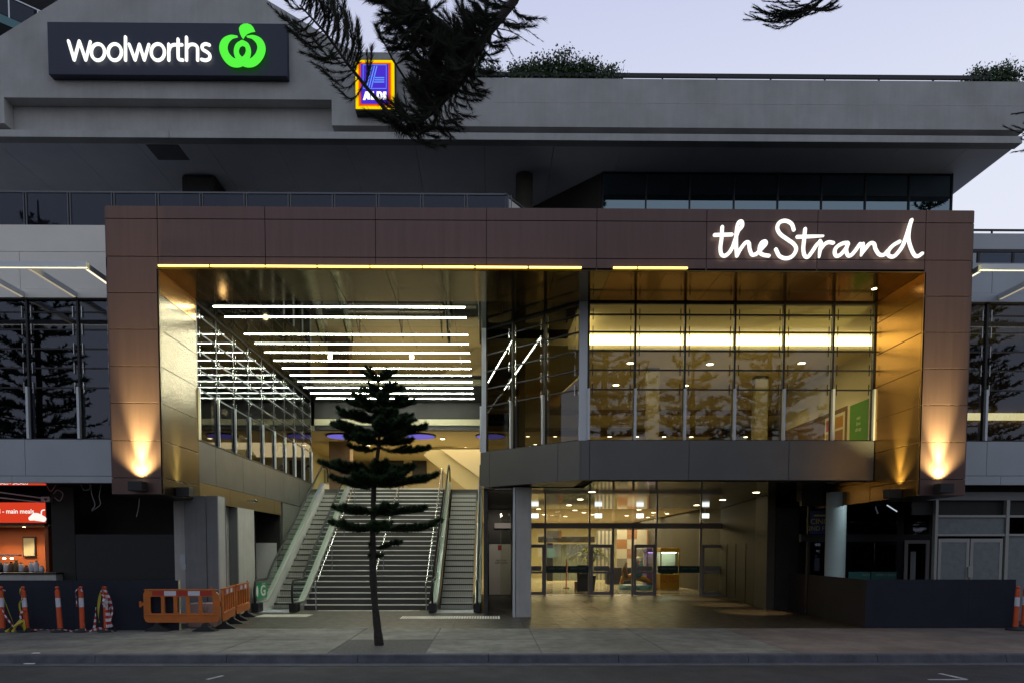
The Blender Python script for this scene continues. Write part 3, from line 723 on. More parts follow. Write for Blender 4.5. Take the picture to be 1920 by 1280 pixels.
# soffit pillar
pl_ = MB(); pl_.box(gx(967, 1100, 19.6), gx(996, 1100, 19.6), 19.6, 20.2, 0, H1-.03); pl_.build('pillar', 'pier', B, bevel=.01)
pl_ = MB(); pl_.box(gx(962, 1100, 19.6), gx(966, 1100, 19.6), 19.66, 20.15, 0, H1-.03); pl_.build('pillar_trim', 'fin', B)
# glazed screen with sliding doors at y=29.5
YD = 29.5
def dx(p): return gx(p, 1050, YD)
DT = gz(1200, 990, YD); DB = gz(1200, 980, YD); D1 = gz(1200, 1020, YD)
en = thing('entrance_screen', 'grey framed glass entrance screen with sliding doors under the overhang', 'glass doors', (dx(1200), YD, 0))
fr_ = MB()
for p in (1022, 1105, 1149, 1186, 1229, 1313, 1358): fr_.box(dx(p)-.045, dx(p)+.045, YD-.05, YD+.05, 0, DT)
fr_.box(FA[0]+.4, dx(1358)+.05, YD-.08, YD+.1, DT, DB)
for p in (1022, 1105, 1231, 1313, 1356): fr_.box(dx(p)-.03, dx(p)+.03, YD-.05, YD+.05, DB, H1-.02)
fr_.build('frame', 'frame_grey', en)
edges = [996-60, 1022, 1105, 1149, 1186, 1229, 1313, 1358]
for a, b in zip(edges[:-1], edges[1:]):
    box('pane', 'glass', en, dx(a)+.05, dx(b)-.05, YD-.006, YD+.006, .04, DT-.01)
    box('pane', 'glass', en, dx(a)+.05, dx(b)-.05, YD-.006, YD+.006, DB+.01, H1-.03)
for a, b in ((985, 1020), (1107, 1147), (1188, 1227), (1315, 1356)):     # door leaves standing in front
    d = MB(); x0, x1 = dx(a), dx(b)
    d.box(x0, x0+.09, YD-.14, YD-.09, .02, D1); d.box(x1-.09, x1, YD-.14, YD-.09, .02, D1)
    for z0, z1 in ((.02, .16), (D1-.14, D1), (.95, 1.04)): d.box(x0+.091, x1-.091, YD-.14, YD-.09, z0, z1)
    do = d.build('door', 'frame_grey', en); box('pane', 'glass', do, x0+.091, x1-.091, YD-.12, YD-.11, .17, D1-.15)
    box('sticker', 'frame_grey', do, x0+.12, x1-.12, YD-.125, YD-.121, 1.06, 1.27)
for a, b, s_ in ((1024, 1062, 1), (1064, 1103, 1), (1233, 1271, 1), (1273, 1311, 1)):
    o_ = box('sign_band', 'tealband', en, dx(a), dx(b), YD-.03, YD-.02, gz(1100, 1073, YD), gz(1100, 1060, YD))
    text('OPEN 7 DAYS', .11, ((dx(a)+dx(b))/2, YD-.032, gz(1100, 1065, YD)), 'silver', o_, name='band_text', ext=.001)
tag(box('floor_track', 'steel', None, dx(985), dx(1358), YD-.2, YD+.1, 0, .006), kind='structure')

# wall behind: dark recess left of pillar with the white door
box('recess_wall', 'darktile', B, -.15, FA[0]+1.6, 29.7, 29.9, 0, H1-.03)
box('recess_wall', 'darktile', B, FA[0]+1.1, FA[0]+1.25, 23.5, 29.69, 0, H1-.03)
ds = thing('service_door', 'white service door with a small red sign in the dark recess beside the right escalator', 'door', (gx(937, 1115, 29.6), 29.6, 0))
xa, xb = gx(917, 1100, 29.6), gx(962, 1100, 29.6); zd = gz(930, 1019, 29.6)
box('leaf', 'white', ds, xa, xb, 29.6, 29.66, .02, zd, bevel=.006)
box('fire_sticker', 'refl_red', ds, (xa*.5+xb*.5)-.14, (xa*.5+xb*.5)+.02, 29.59, 29.598, zd-.27, zd-.04)
text('FIRE STAIR\nKEEP CLEAR', .10, ((xa+xb)/2, 29.594, 1.45), 'black', ds, ext=.001)
spot('recess_light', (.55, 26.5, 3.6), (.5, 29.5, 1.0), 70, 100, .9, (1, .88, .7), .1, ds)
box('handle', 'steel', ds, xb-.12, xb-.07, 29.56, 29.6, .95, 1.15)

# right side clad wall beneath/along the right escalator and the wall that carries the facet
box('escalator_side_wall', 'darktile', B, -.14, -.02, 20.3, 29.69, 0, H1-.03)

# --- left side ground piers
def pbox(m, *a): return box('pier', m, B, *a, bevel=.006)
xA0, xA1 = gx(347, 1050, 17.6), gx(409, 1050, 17.6)
pbox('pier_b', xA0, xA1-.30, 17.6, 18.2, 0, ZB+.1); pbox('pier_b', xA1-.29, xA1-.006, 17.62, 18.2, 0, ZB+.1); box('pier', 'pier', B, xA1-.005, xA1+.02, 17.62, 18.05, 0, ZB+.1)  # pale side plate: light from the atrium painted into its colour
xB1 = gx(446, 1050, 20.6)
pbox('pier_b', xB1-.75, xB1-.27, 20.6, 21.2, 0, ZB); pbox('pier_b', xB1-.26, xB1-.006, 20.62, 21.2, 0, ZB); box('pier', 'pier', B, xB1-.005, xB1+.03, 20.6, 22.0, 0, ZB)  # pale return again has the atrium light put into its colour
box('pier', 'pier', B, xA0-.4, xA0-.01, 17.9, 21, 0, .001+ZB)
# dark opening with the white leaf door, tile wall beyond up to the stairs
box('recess_wall', 'darktile', B, XL1-1.2, XL1-.9, 22.0, 25.2, 0, ZB)
box('recess_wall', 'darktile', B, XL1-1.2, XL1-.05, 25.0, 25.3, 0, ZB)
box('side_wall', 'walltile', B, XL1-.1, XL1-.02, 25.31, 30, 0, H1-.08)
dw = thing('service_door', 'white door leaf in the dark opening behind the left escalator newel', 'door', (-7.9, 25, 0))
xa, xb = gx(477, 1080, 24.9), gx(519, 1080, 24.9)
box('leaf', 'white', dw, xa, xb, 24.9, 24.95, .02, gz(500, 1017, 24.9), bevel=.006)
for z in (.3, 1.1, 1.9): box('hinge', 'steel', dw, xa-.02, xa+.03, 24.87, 24.9, z, z+.1)

cb = MB(); cb.box(-24, XL1-.12, YG+.31, 30, 3.9, 4.4); cb.box(-24, 22, 50.3, 50.6, 0, 10); cb.box(-24, -8.8, 29, 29.3, 0, 3.9); cb.build('slab_over_shops', 'darkroom', B)
cb = MB(); cb.box(10.2, 24, YG+.5, 29, 3.9, 4.45); cb.box(10.32, 24, 25, 25.2, 0, 3.9); cb.box(19.8, 20, YG, 25, 0, 9); cb.build('slab_over_shops', 'darkroom', B)
cb = MB(); cb.box(-24, 21, 26.1, 50.3, 8.6, 8.9); cb.box(10.31, 10.5, 29.6, 50, 0, 8.5); cb.build('low_roof', 'darkroom', B)
# left tenancy: dark gutted shop with closed black box, and a kebab-style servery
bd = MB(); bd.box(-20, xA0-.42, 21.0, 21.2, 0, 3.89); bd.box(-20, -8.7, YG+.3, 21, 3.72, 3.8); bd.box(gx(97, 1000, 19.3), gx(140, 1000, 19.3), 19.3, 19.6, 0, 3.7)
bd.build('gutted_shop', 'darkroom', B)
box('closed_shutter', 'black', B, gx(141, 1000, 19.2), gx(345, 1000, 19.2), 19.2, 19.4, 0, gz(200, 1001, 19.2))
# notices on the pier
tag(box('paper_notice', 'silver', None, gx(336, 1040, 17.55), gx(346, 1040, 17.55), 17.58, 17.585, gz(340, 1055, 17.55), gz(340, 1038, 17.55)), 'upper paper notice taped beside the grey pier', 'notice')
tag(box('paper_notice', 'silver', None, gx(339, 1040, 17.55), gx(347, 1040, 17.55), 17.58, 17.585, gz(340, 1067, 17.55), gz(340, 1057, 17.55)), 'lower smaller paper notice taped beside the grey pier', 'notice')

# ================================================================== SIGNS
YS = YF-.22
def P2(px, py, Y): v = at(px, py, Y); return (v.x, v.z)
sg = thing('supermarket_sign', 'wide navy sign with glowing white Woolworths lettering and green apple emblem', 'sign', (gx(312, 90, YS), YS, gz(312, 90, YS)))
c4 = [P2(88, 41, YS), P2(537, 43, YS), P2(538, 144, YS), P2(90, 140, YS)]
box('panel', 'navy_sign', sg, c4[0][0], c4[1][0], YS, YF-.005, c4[3][1], c4[0][1], bevel=.01)
def cw(x, y): return P2(90+x/4.174, 30+y/4.174, YS-.12)
W_ = 28/4.174*YS/FPX*1.0
def letters(strokes, m, parent, w, tf, depth, nm='letter'):
    for L_ in strokes:
        mb = MB()
        for i, s in enumerate(L_): stroke(mb, [(*tf(p[0], p[1]), *( (p[2]*w,) if len(p) > 2 else ())) for p in s], w, (depth[0]+.004*i, depth[1]-.004*i))
        mb.build(nm, m, parent)
def oval(cx, cy, rx, ry, n=20): return [(cx+rx*math.sin(2*math.pi*i/n), cy-ry*math.cos(2*math.pi*i/n)) for i in range(n+1)]
WW = [
 [[(150, 186), (194, 333)], [(194, 333), (234, 186)], [(234, 186), (284, 333)], [(284, 333), (320, 190)]],
 [oval(381, 272, 52, 64)], [oval(513, 272, 52, 64)], [[(597, 155), (597, 335)]],
 [[(626, 212), (672, 333)], [(672, 333), (706, 212)], [(706, 212), (744, 333)], [(744, 333), (779, 212)]],
 [oval(851, 272, 52, 64)],
 [[(937, 212), (937, 335)], [(937, 262), (950, 228), (978, 214), (1000, 216)]],
 [[(1010, 172), (1010, 300), (1018, 328), (1046, 334)], [(988, 214), (1040, 214)]],
 [[(1076, 157), (1076, 335)], [(1078, 240), (1100, 215), (1135, 212), (1160, 232), (1163, 270), (1163, 335)]],
 [[(1255, 216), (1225, 208), (1200, 222), (1203, 250), (1235, 270), (1258, 292), (1256, 322), (1228, 336), (1195, 330)]],
]
letters(WW, 'letter', sg, W_*.78, cw, (YS-.08, .03))
ap = [(1478, 158, .3), (1430, 162, 1.2), (1385, 196, 2.2), (1370, 250, 2.55), (1392, 312, 2.6), (1440, 358, 2.6), (1500, 362, 2.4), (1548, 325, 1.9), (1566, 275, 1.55), (1554, 228, 1.5), (1519, 206, 1.5)]
ap2 = [(1556, 158, .3), (1602, 162, 1.2), (1650, 196, 2.2), (1668, 250, 2.55), (1648, 312, 2.6), (1600, 358, 2.6), (1540, 362, 2.4), (1490, 325, 1.9), (1471, 275, 1.55), (1484, 228, 1.5), (1519, 206, 1.5)]
em_ = MB(); stroke(em_, [(*cw(a, b), c*W_*.84) for a, b, c in ap], W_, (YS-.12, .04)); stroke(em_, [(*cw(a, b), c*W_*.84) for a, b, c in ap2], W_, (YS-.115, .035))
eo = em_.build('emblem', 'green_l', sg)
lf = [(1497, 120), (1494, 98), (1506, 76), (1530, 62), (1560, 60), (1588, 70), (1606, 90), (1612, 103), (1580, 108), (1548, 122), (1530, 140), (1518, 162), (1504, 144)]
MB().prism([cw(*p) for p in lf], (0, YS-.12, 0), (1, 0, 0), (0, 0, 1), (0, .1, 0)).build('leaf', 'green_l', sg)

# supermarket lightbox (blue with stripes)
YL = YF-.28
al = thing('lightbox_sign', 'small square-ish blue lightbox with yellow border and white ALDI lettering', 'sign', (gx(703, 160, YL), YL, gz(703, 160, YL)))
def ca(x, y): return P2(640+x/9.14, 90+y/9.14, YL)
def arect(x0, y0, x1, y1, d, m, nm):
    a = ca(x0, y0); b = ca(x1, y1); return box(nm, m, al, a[0], b[0], YL-d, YL-d+.008, b[1], a[1])
a = ca(238, 210); b = ca(915, 1060); box('case', 'dark', al, a[0]-.01, b[0]+.01, YL, YF-.004, b[1]-.03, a[1]+.02)
arect(240, 212, 913, 1056, .012, 'al_y', 'border'); arect(290, 262, 862, 1012, .022, 'al_o', 'border'); arect(308, 278, 845, 998, .032, 'al_r', 'border'); arect(338, 298, 815, 980, .042, 'al_b', 'face')
ln = MB()
def aline(p, q, w=.013, d=.06):
    stroke(ln, [ca(*p), ca(*q)], w, (YL-d, .012))
for p, q in (((380, 318), (775, 318)), ((775, 318), (775, 722)), ((775, 722), (380, 722)), ((380, 722), (380, 318))): aline(p, q, .010)
for k in range(3): aline((530+42*k, 345), (440+42*k, 700), .024)
for k in range(3): aline((592-10*k, 538+37*k), (735, 538+37*k), .024, .061)
ln.build('stripes', 'al_lb', al)
aw = MB()
def ab(pts): aw.prism([ca(*p) for p in pts], (0, YL-.065, 0), (1, 0, 0), (0, 0, 1), (0, .01, 0))
ab([(378, 920), (420, 780), (490, 775), (505, 912), (455, 912), (452, 890), (428, 890), (420, 920)])
ab([(515, 778), (565, 778), (565, 870), (605, 870), (605, 915), (515, 915)])
ab([(612, 778), (680, 778), (712, 810), (712, 880), (680, 915), (612, 915)])
ab([(722, 780), (778, 780), (778, 912), (722, 912)])
aw.build('lettering', 'letter', al)
ab2 = MB(); ab2.prism([ca(*p) for p in [(650, 815), (668, 815), (676, 830), (676, 862), (668, 878), (650, 878)]], (0, YL-.068, 0), (1, 0, 0), (0, 0, 1), (0, .002, 0)); ab2.build('lettering_counter', 'al_b', al)

# the script sign on the portal
ss = thing('script_sign', 'glowing white handwritten the Strand letters standing off the bronze fascia', 'sign', (gx(1530, 450, YP), YP, gz(1530, 450, YP)))
def cs(x, y): return P2(1320+x/4.465, 390+y/4.465, YP-.12)
w0 = 31/4.465*YP/FPX
ST = [
 # t
 [[(155, 158), (150, 250), (140, 330), (148, 385), (178, 398), (215, 370), (245, 320)], [(92, 224), (235, 220)]],
 # h
 [[(245, 320), (268, 250), (290, 190), (322, 150), (318, 112), (290, 125), (275, 200), (272, 300), (278, 398)], [(278, 398), (310, 340), (350, 290), (378, 290), (385, 340), (405, 388), (440, 385)]],
 # e
 [[(440, 385), (485, 340), (520, 300), (515, 278), (485, 290), (468, 335), (475, 375), (505, 392), (545, 398)]],
 # S
 [[(755, 180), (735, 130), (685, 105), (635, 120), (617, 165), (640, 215), (700, 260), (755, 300), (775, 345), (745, 400), (690, 420), (635, 400), (605, 345)]],
 # t
 [[(850, 175), (842, 260), (835, 340), (845, 395), (872, 408), (905, 370), (945, 310), (975, 280)], [(785, 240), (900, 236, .9), (1000, 232, .6)]],
 # r
 [[(975, 275), (985, 300), (975, 350), (968, 408, .6)], [(975, 350), (1010, 305), (1045, 285), (1085, 290)]],
 # a
 [[(1205, 290), (1165, 295), (1115, 325), (1098, 365), (1110, 398), (1145, 390), (1190, 340), (1210, 300)], [(1208, 300), (1195, 350), (1210, 395), (1240, 390), (1275, 350), (1310, 300)]],
 # n
 [[(1335, 300), (1330, 340), (1320, 395, .6)], [(1322, 390, .6), (1355, 340), (1395, 295), (1428, 298), (1440, 340), (1470, 385), (1510, 390), (1545, 355)]],
 # d
 [[(1640, 280), (1590, 310), (1550, 355), (1550, 395), (1590, 405), (1630, 370), (1670, 310), (1700, 230), (1722, 160), (1742, 100)],
  [(1742, 100, .8), (1722, 180), (1718, 260), (1740, 340), (1770, 395), (1800, 400), (1830, 380)]],
]
letters(ST, 'letter', ss, w0*.92, cs, (YP-.12, .035))

# ================================================================== LIGHT FITTINGS
# yellow strips under the fascia
for a, b, lab in ((297, 392, 'first yellow light strip at the left end of the portal soffit edge'), (395, 497, 'second yellow light strip from the left on the portal soffit edge'), (499, 594, 'third yellow light strip from the left on the portal soffit edge'),
                  (596, 693, 'fourth yellow light strip on the portal soffit edge'), (695, 791, 'fifth yellow light strip on the portal soffit edge'), (793, 890, 'sixth yellow light strip on the portal soffit edge'),
                  (892, 990, 'seventh yellow light strip on the portal soffit edge'), (992, 1091, 'last yellow light strip before the gap in the row'),
                  (1150, 1195, 'short yellow light strip just after the gap in the row'), (1197, 1290, 'rightmost yellow light strip of the row')):
    xa, xb = gx(a, 502, YP-.05), gx(b, 502, YP-.05); z = gz(700, 500, YP-.05)
    t = thing('light_strip', lab, 'light strip', ((xa+xb)/2, YP-.04, z), 'yellow light strips along the portal soffit edge')
    MB().tube([(xa, YP-.05, z), (xb-.01, YP-.05, z)], .022, 8).build('tube', 'led_y', t)
    MB().box(xa, xb-.01, YP-.022, YP-.001, z-.03, z+.03).build('holder', 'gold', t)
# white bars under the atrium ceiling
yb = [577, 594, 627, 644, 661, 675, 689, 702, 714, 725, 736, 745]
ords = ['first and nearest', 'second', 'third', 'fourth', 'fifth', 'sixth', 'seventh', 'eighth', 'ninth', 'tenth', 'eleventh', 'twelfth and farthest']
for i, y in enumerate(yb):
    Y = 18.4 + (29.2-18.4)*(0, .8, 2.3, 3.2, 4.15, 5.1, 6.05, 7.0, 7.95, 8.9, 9.85, 10.8)[i]/10.8
    t = thing('light_bar', ords[i]+' white linear light bar across the atrium ceiling', 'light bar', (-4, Y, ZS), 'white light bars across the atrium ceiling')
    MB().box(-7.25, -.62, Y-.019, Y+.019, ZS-.012, ZS-.004).build('diffuser', 'led', t)
    MB().box(-7.25, -.62, Y-.02, Y+.02, ZS-.0035, ZS-.001).build('channel', 'dark', t)
# two warm spots in the ceiling
for px_, w in ((619, 'left'), (772, 'right')):
    p = at(px_, 667, 22.9); t = thing('ceiling_spotlight', w+' bright warm spotlight in the atrium ceiling between the light bars', 'spotlight', (p.x, 22.9, ZS-.06))
    MB().lathe((p.x, 22.9, ZS-.10), [(.05, 0), (.07, .02), (.07, .09)], 14).build('lamp', 'down', t)
    spot('spotlight_beam', (p.x, 22.9, ZS-.12), (p.x, 23.5, 0), 60, 70, .6, (1, .8, .5), .06, t)
def downlight(p, r, m='down', grp='', lab='', e=0, size=75, tgt=None):
    t = thing('downlight', lab, 'downlight', p, grp)
    p = Vector(p)
    MB().lathe(p-Vector((0, 0, .012)), [(r*.85, 0), (r*.9, .011)], 16).build('lens', m, t)
    MB().lathe(p-Vector((0, 0, .009)), [(r*1.15, 0), (r*1.2, .008)], 16).build('ring', 'white', t)
    if e: spot('downlight_beam', p-Vector((0, 0, .05)), tgt or (p-Vector((0, 0, 3))), e, size, .5, (1, .74, .40), r*.6, t)
    return t
zc_ = H1-.022
for i, (px_, py_, lab) in enumerate(((1110, 921, 'nearest round downlight left of centre in the entrance soffit'), (1088, 935, 'middle round downlight in the left row of the entrance soffit'), (1067, 946, 'farthest round downlight in the left row of the entrance soffit'),
                         (1418, 922, 'nearest round downlight at the right of the entrance soffit'), (1355, 936, 'middle round downlight in the right row of the entrance soffit'), (1306, 946, 'farthest round downlight in the right row of the entrance soffit'))):
    p = gnd(px_, py_, zc_); p.z = zc_
    downlight(p, .12, grp='round downlights in the glossy entrance soffit', lab=lab, e=560, size=36)
# uplights on the columns
def uplight(c, face, lab, tgt, e=3800):
    t = thing('uplight', lab, 'uplight', c); x, y, z = c
    MB().box(x-.16, x+.16, y-.16, y+.10, z-.11, z+.11).build('housing', 'black', t, bevel=.008)
    MB().box(x-.08, x+.08, y-.02, y+.07, z+.111, z+.114).build('lens', 'uplamp', t)
    spot('uplight_beam', (x, y-.02, z+.14), tgt, e*.26, 110, 1.0, (1, .84, .34), .05, t)
    T = Vector(tgt); T.z = z+3.4; T.x = x+(T.x-x)*1.6; spot('uplight_beam', (x, y-.02, z+.14), T, e*1.7, 36, 1.0, (1, .84, .34), .05, t)
zl = gz(255, 912, YP-.15)
cL = at(259, 911, YP-.16); uplight(tuple(cL), 0, 'black uplight on the front of the left portal column', (cL.x+.05, YP+.12, cL.z+2.2))
cR = at(1768, 915, YP-.16); uplight(tuple(cR), 0, 'black uplight on the front of the right portal column', (cR.x-.08, YP+.12, cR.z+2.2))
cl2 = (XL1+.17, 16.75, cL.z-.05); uplight(cl2, 0, 'black uplight on the gold inner face of the left portal column', (XL1-.12, 16.7, cl2[2]+2.2), 3200)
cr2 = (XR1-.17, 16.75, cR.z-.05); uplight(cr2, 0, 'black uplight on the amber inner face of the right portal column', (XR1+.12, 16.7, cr2[2]+2.2), 4200)
# added spotlight in the portal soffit, put in to wash the right reveal
for x, lab in ((XR1-.6, 'small added spotlight recessed at the right end of the portal soffit'),):
    downlight((x, 17.0, ZS-.001), .06, grp='', lab=lab, e=70, size=80, tgt=(x+(.8 if x > 0 else -.8), 17.2, 5))
# upper room downlights
ORD = ['first', 'second', 'third', 'fourth', 'fifth', 'sixth', 'seventh', 'eighth', 'ninth', 'tenth', 'eleventh', 'twelfth', 'thirteenth']
def row(pts, z, grp, lab, r=.1, e=0, m='down', size=100):
    for i, (px_, py_) in enumerate(pts):
        p = gnd(px_, py_, z); p.z = z-.002; downlight(p, r, m, grp, lab+', '+ORD[sorted(pts).index((px_, py_))]+' from the left', e, size)
row([(1178, 598), (1357, 598), (1535, 598)], ZS+.06, 'downlights in the high ceiling of the upper room', 'round downlight in the high ceiling just above the cove light', .09, 40, size=130)
row([(1182, 680), (1155, 721), (1331, 682), (1434, 724), (1503, 680), (1286, 722)], 8.0, 'downlights in the lower ceiling of the upper room', 'round downlight in the ceiling below the cove light', .13, 60, size=120)
for i in range(9):
    for j, Y in enumerate((31.5, 33.8)):
        downlight((1.8+i*1.25+(j*.5), Y, 7.148), .10, 'down', 'small downlights deep inside the upper mall', 'small downlight in the %s row deep inside the upper mall, %s from the left' % (('nearer', 'farther')[j], ORD[i]), 30 if i % 3 == 0 else 0, 140)
for k_, (px_, py_) in enumerate(((690, 834), (760, 822), (830, 822), (836, 838), (873, 838))):
    p = gnd(px_, py_, 7.148); p.z = 7.147; downlight(p, .12, 'down', 'downlights in the mall ceiling above the stairs', 'downlight in the beige mall ceiling beyond the stairs, %s from the left' % ORD[k_], 90, 140)
area('mall_light', (-3, 35, 7.0), 7, 5, 260); area('mall_light', (7, 36, 7.0), 8, 6, 240)
area('upper_room_light', (6.8, 22.5, 7.9), 7, 3, 95, (1, .82, .42)); area('upper_room_light', (6.5, 19.4, 8.3), 6, .8, 30, (1, .80, .42)); 
area('mall_light', (6, 37.5, 3.85), 9, 5, 430); area('mall_light', (7, 44, 3.9), 10, 5, 900)
area('right_wing_light', (14, 20, 8.3), 5, 2, 10)
# lilac pendants
for px_, lab in ((640, 'lilac lit round pendant left of the little pine'), (789, 'lilac lit round pendant right of the little pine'), (920, 'lilac lit round pendant partly hidden by the glass corner')):
    p = at(px_, 818, 31.3); t = thing('pendant_lamp', lab, 'pendant lamp', tuple(p), 'lilac lit pendants inside the mall')
    MB().lathe(p, [(.70, 0), (.66, .18), (.2, .22)], 28).build('shade', 'black', t, smooth=False)
    MB().lathe(p-Vector((0, 0, .012)), [(.62, 0), (.64, .010)], 28).build('diffuser', 'lilac', t)

# ================================================================== STAIRS
YB0, RISE, NS = 22.1, 4.6/26, 26
TREAD = (29.95-YB0)/NS
xs0, xs1 = gx(594, 1142, YB0)-.45, gx(803, 1142, YB0)
stt = thing('staircase', 'wide dark tiled staircase with pale metal nosings rising between the escalators', 'stairs', ((xs0+xs1)/2, YB0, 0))
sm = MB(); nm_ = []
for k in range(NS):
    y0 = YB0+k*TREAD; sm.box(xs0, xs1, y0, y0+TREAD+.04, k*RISE-(.3 if k else 0), (k+1)*RISE-.012)
    nz = MB(); nz.box(xs0, xs1, y0-.012, y0+.05, (k+1)*RISE-.030, (k+1)*RISE).build('nosing', 'nosing', stt)
    sm.box(xs0, xs1, y0+.051, y0+TREAD-.013, (k+1)*RISE-.0115, (k+1)*RISE-.001)
sm.build('steps', 'riser', stt)
box('stair_side', 'darktile', stt, xs0-.02, xs0-.001, YB0+.3, 30, 0, .4)
def inc(Y): return max(0.0, (Y-YB0)/TREAD*RISE)
def handrail(x, lab, x2=None):
    t = thing('handrail', lab, 'handrail', (x, YB0, 0), 'stainless handrails on the stairs')
    for off, r in ((.92, .024),):
        pts = [(x, YB0-.30, off-.22), (x, YB0-.32, off-.02), (x, YB0-.25, off+.0), (x, YB0+.05, off+.05)]+[(x, YB0+k, inc(YB0+k)+off+.06) for k in (.6, 2, 4, 6, 7.6)]+[(x, 30.2, 4.6+off+.02), (x, 30.3, 4.6+off-.2)]
        MB().tube(pts, r, 8).build('rail', 'steel', t, smooth=True)
    for k in (0, 2.1, 4.2, 6.3, 7.8):
        y = YB0+k-.22*(k == 0); z0 = inc(y); MB().cyl((x, y, z0), .020, .93, 10).build('post', 'steel', t)
handrail(gx(593, 1140, YB0-.2), 'left stainless handrail on the stairs beside the escalator')
handrail(gx(699, 1140, YB0-.2), 'middle stainless handrail on the stairs behind the little pine trunk')
handrail(gx(799, 1140, YB0-.2), 'right stainless handrail on the stairs beside the right escalator')

# ================================================================== ESCALATORS
def escalator(xl, xr, yb, lab, sticker=False):
    t = thing('escalator', lab, 'escalator', ((xl+xr)/2, yb, 0))
    sl = RISE/TREAD*1.0; y0 = yb+.9; ytop = y0+4.6/sl; 
    def zt(Y): return 0 if Y < y0 else min(4.6, (Y-y0)*sl)
    # steps
    st = MB(); rs = .2; n = int(4.6/rs)
    td = rs/sl
    for k in range(n+1):
        ya = y0+k*td; za = min(4.6, k*rs)
        st.box(xl, xr, ya, ya+td-.004, za-.35, za+rs-.012 if False else za+.0)
    for k in range(n):
        ya = y0+(k+1)*td
        g_ = 28
    st.build('step_band', 'esc_step', t)
    gr = MB()
    for k in range(n+1):
        ya = y0+k*td; za = min(4.6, k*rs)
        m_ = int((xr-xl)/.07)
        for q in range(m_): gr.box(xl+.02+q*.07, xl+.02+q*.07+.035, ya-.006, ya-.001, za-.19, za-.012)
        gr.box(xl, xr, ya-.007, ya+.01, za-.011, za+.004)
    gr.build('step_face', 'esc_face', t)
    ed_ = MB()
    for k in range(n+1):
        ya = y0+k*td; za = min(4.6, k*rs); ed_.box(xl, xr, ya-.012, ya-.0075, za-.055, za-.012)
    ed_.build('step_edge', 'black', t)
    box('landing_plate', 'silver', t, xl-.1, xr+.1, yb-.15, y0-.01, .001, .012)
    for sx in (-1, 1):
        x = xl-.10 if sx < 0 else xr+.10; xo = x+sx*.16
        yy = [yb+.25, y0+.1]+[y0+k for k in (.7, 2, 4, 6)]+[ytop-.2, ytop+.5]
        prof = [(yb+.20, .30), (y0, .30), (y0+.6, zt(y0+.6)+.25), (ytop, 4.6+.25), (ytop+.9, 4.6+.3)]
        low = [(ytop+.9, 4.2), (ytop, 4.2), (y0+.9, -.0), (yb+.25, 0)]
        # inner skirt and decking
        MB().prism(prof+low, (x-.012, 0, 0), (0, 1, 0), (0, 0, 1), (.024, 0, 0)).build('skirt', 'esc_skirt', t)
        dk_ = MB()
        for (a, b) in zip(prof[:-1], prof[1:]):
            dk_.obox((min(x, xo)-.02, a[0], a[1]-.02), (abs(xo-x)+.04, 0, 0), (0, b[0]-a[0], b[1]-a[1]), (0, 0, .03))
        dk_.build('decking', 'esc_clad', t)
        MB().prism([(p[0], p[1]-.03) for p in prof]+low, (xo, 0, 0), (0, 1, 0), (0, 0, 1), (sx*.02, 0, 0)).build('cladding', 'esc_clad', t)
        # glass
        gp_ = [(yb+.12, .32), (y0, .32)]+[(y0+.6, zt(y0+.6)+.27), (ytop, 4.87), (ytop+.8, 4.9)]
        gt_ = [(ytop+.8, 5.5), (ytop, 5.5), (y0+.7, zt(y0+.7)+.92), (y0+.25, 1.0), (y0-.1, .94), (yb+.1, .92), (yb-.05, .75), (yb-.05, .5)]
        xm = x+sx*.07
        MB().prism(gp_+gt_, (xm-.006, 0, 0), (0, 1, 0), (0, 0, 1), (.012, 0, 0)).build('glass_panel', 'glass_green', t)
        # handrail loop
        pts = [(yb+.25, .18), (yb+.0, .22), (yb-.12, .42), (yb-.13, .70), (yb-.02, .93), (yb+.18, 1.0), (y0-.05, 1.0), (y0+.3, 1.06), (y0+.75, zt(y0+.75)+.99), (y0+3, zt(y0+3)+.99), (ytop-.3, zt(ytop-.3)+.99), (ytop+.3, 5.58), (ytop+.8, 5.6), (ytop+1, 5.4), (ytop+1, 5.0)]
        hr = [(xm, a, b) for a, b in [tuple(c) for c in catmull(pts, 4)]]
        MB().tube(hr, .036, 8).build('handrail', 'rubber', t, smooth=True)
        MB().box(xm-.11, xm+.11, yb-.10, yb+.35, .012, .29).build('newel_base', 'black', t, bevel=.01)
    if sticker:
        xm = xl-.17; 
        pl_ = box('sticker', 'gsign', t, xm+.008, xm+.011, yb+.06, yb+1.04, .40, .90)
        text('G', .46, (xm+.014, yb+.66, .63), 'white', pl_, rot=(math.pi/2, 0, math.pi/2), ext=.001, sx=1.5, off=.012)
        text('LEVEL', .07, (xm+.014, yb+.74, .86), 'white', pl_, rot=(math.pi/2, 0, math.pi/2), ext=.001, sx=2)
        MB().lathe((0, 0, 0), [(.01, 0), (.01, .001)], 4)
        MB().prism([(yb+.10+.10*math.cos(i_*.5236), .65+.17*math.sin(i_*.5236)) for i_ in range(12)], (xm+.012, 0, 0), (0, 1, 0), (0, 0, 1), (.002, 0, 0)).build('disc', 'white', pl_)
    return t
M['esc_step'] = mat('escalator_tread', (.36, .36, .33), .45, .4)
M['esc_face'] = mat('escalator_riser', (.48, .45, .38), .45, .6)
M['esc_skirt'] = mat('escalator_skirt', (.80, .81, .77), .34, .25)
M['esc_clad'] = mat('escalator_cladding', (.52, .54, .51), .30, .6)
escalator(-7.06, -6.24, 21.25, 'left escalator with black handrails and a green sticker on its glass', True)
escalator(-1.56, -.52, 21.1, 'right escalator with grey steps between the stairs and the dark recess')
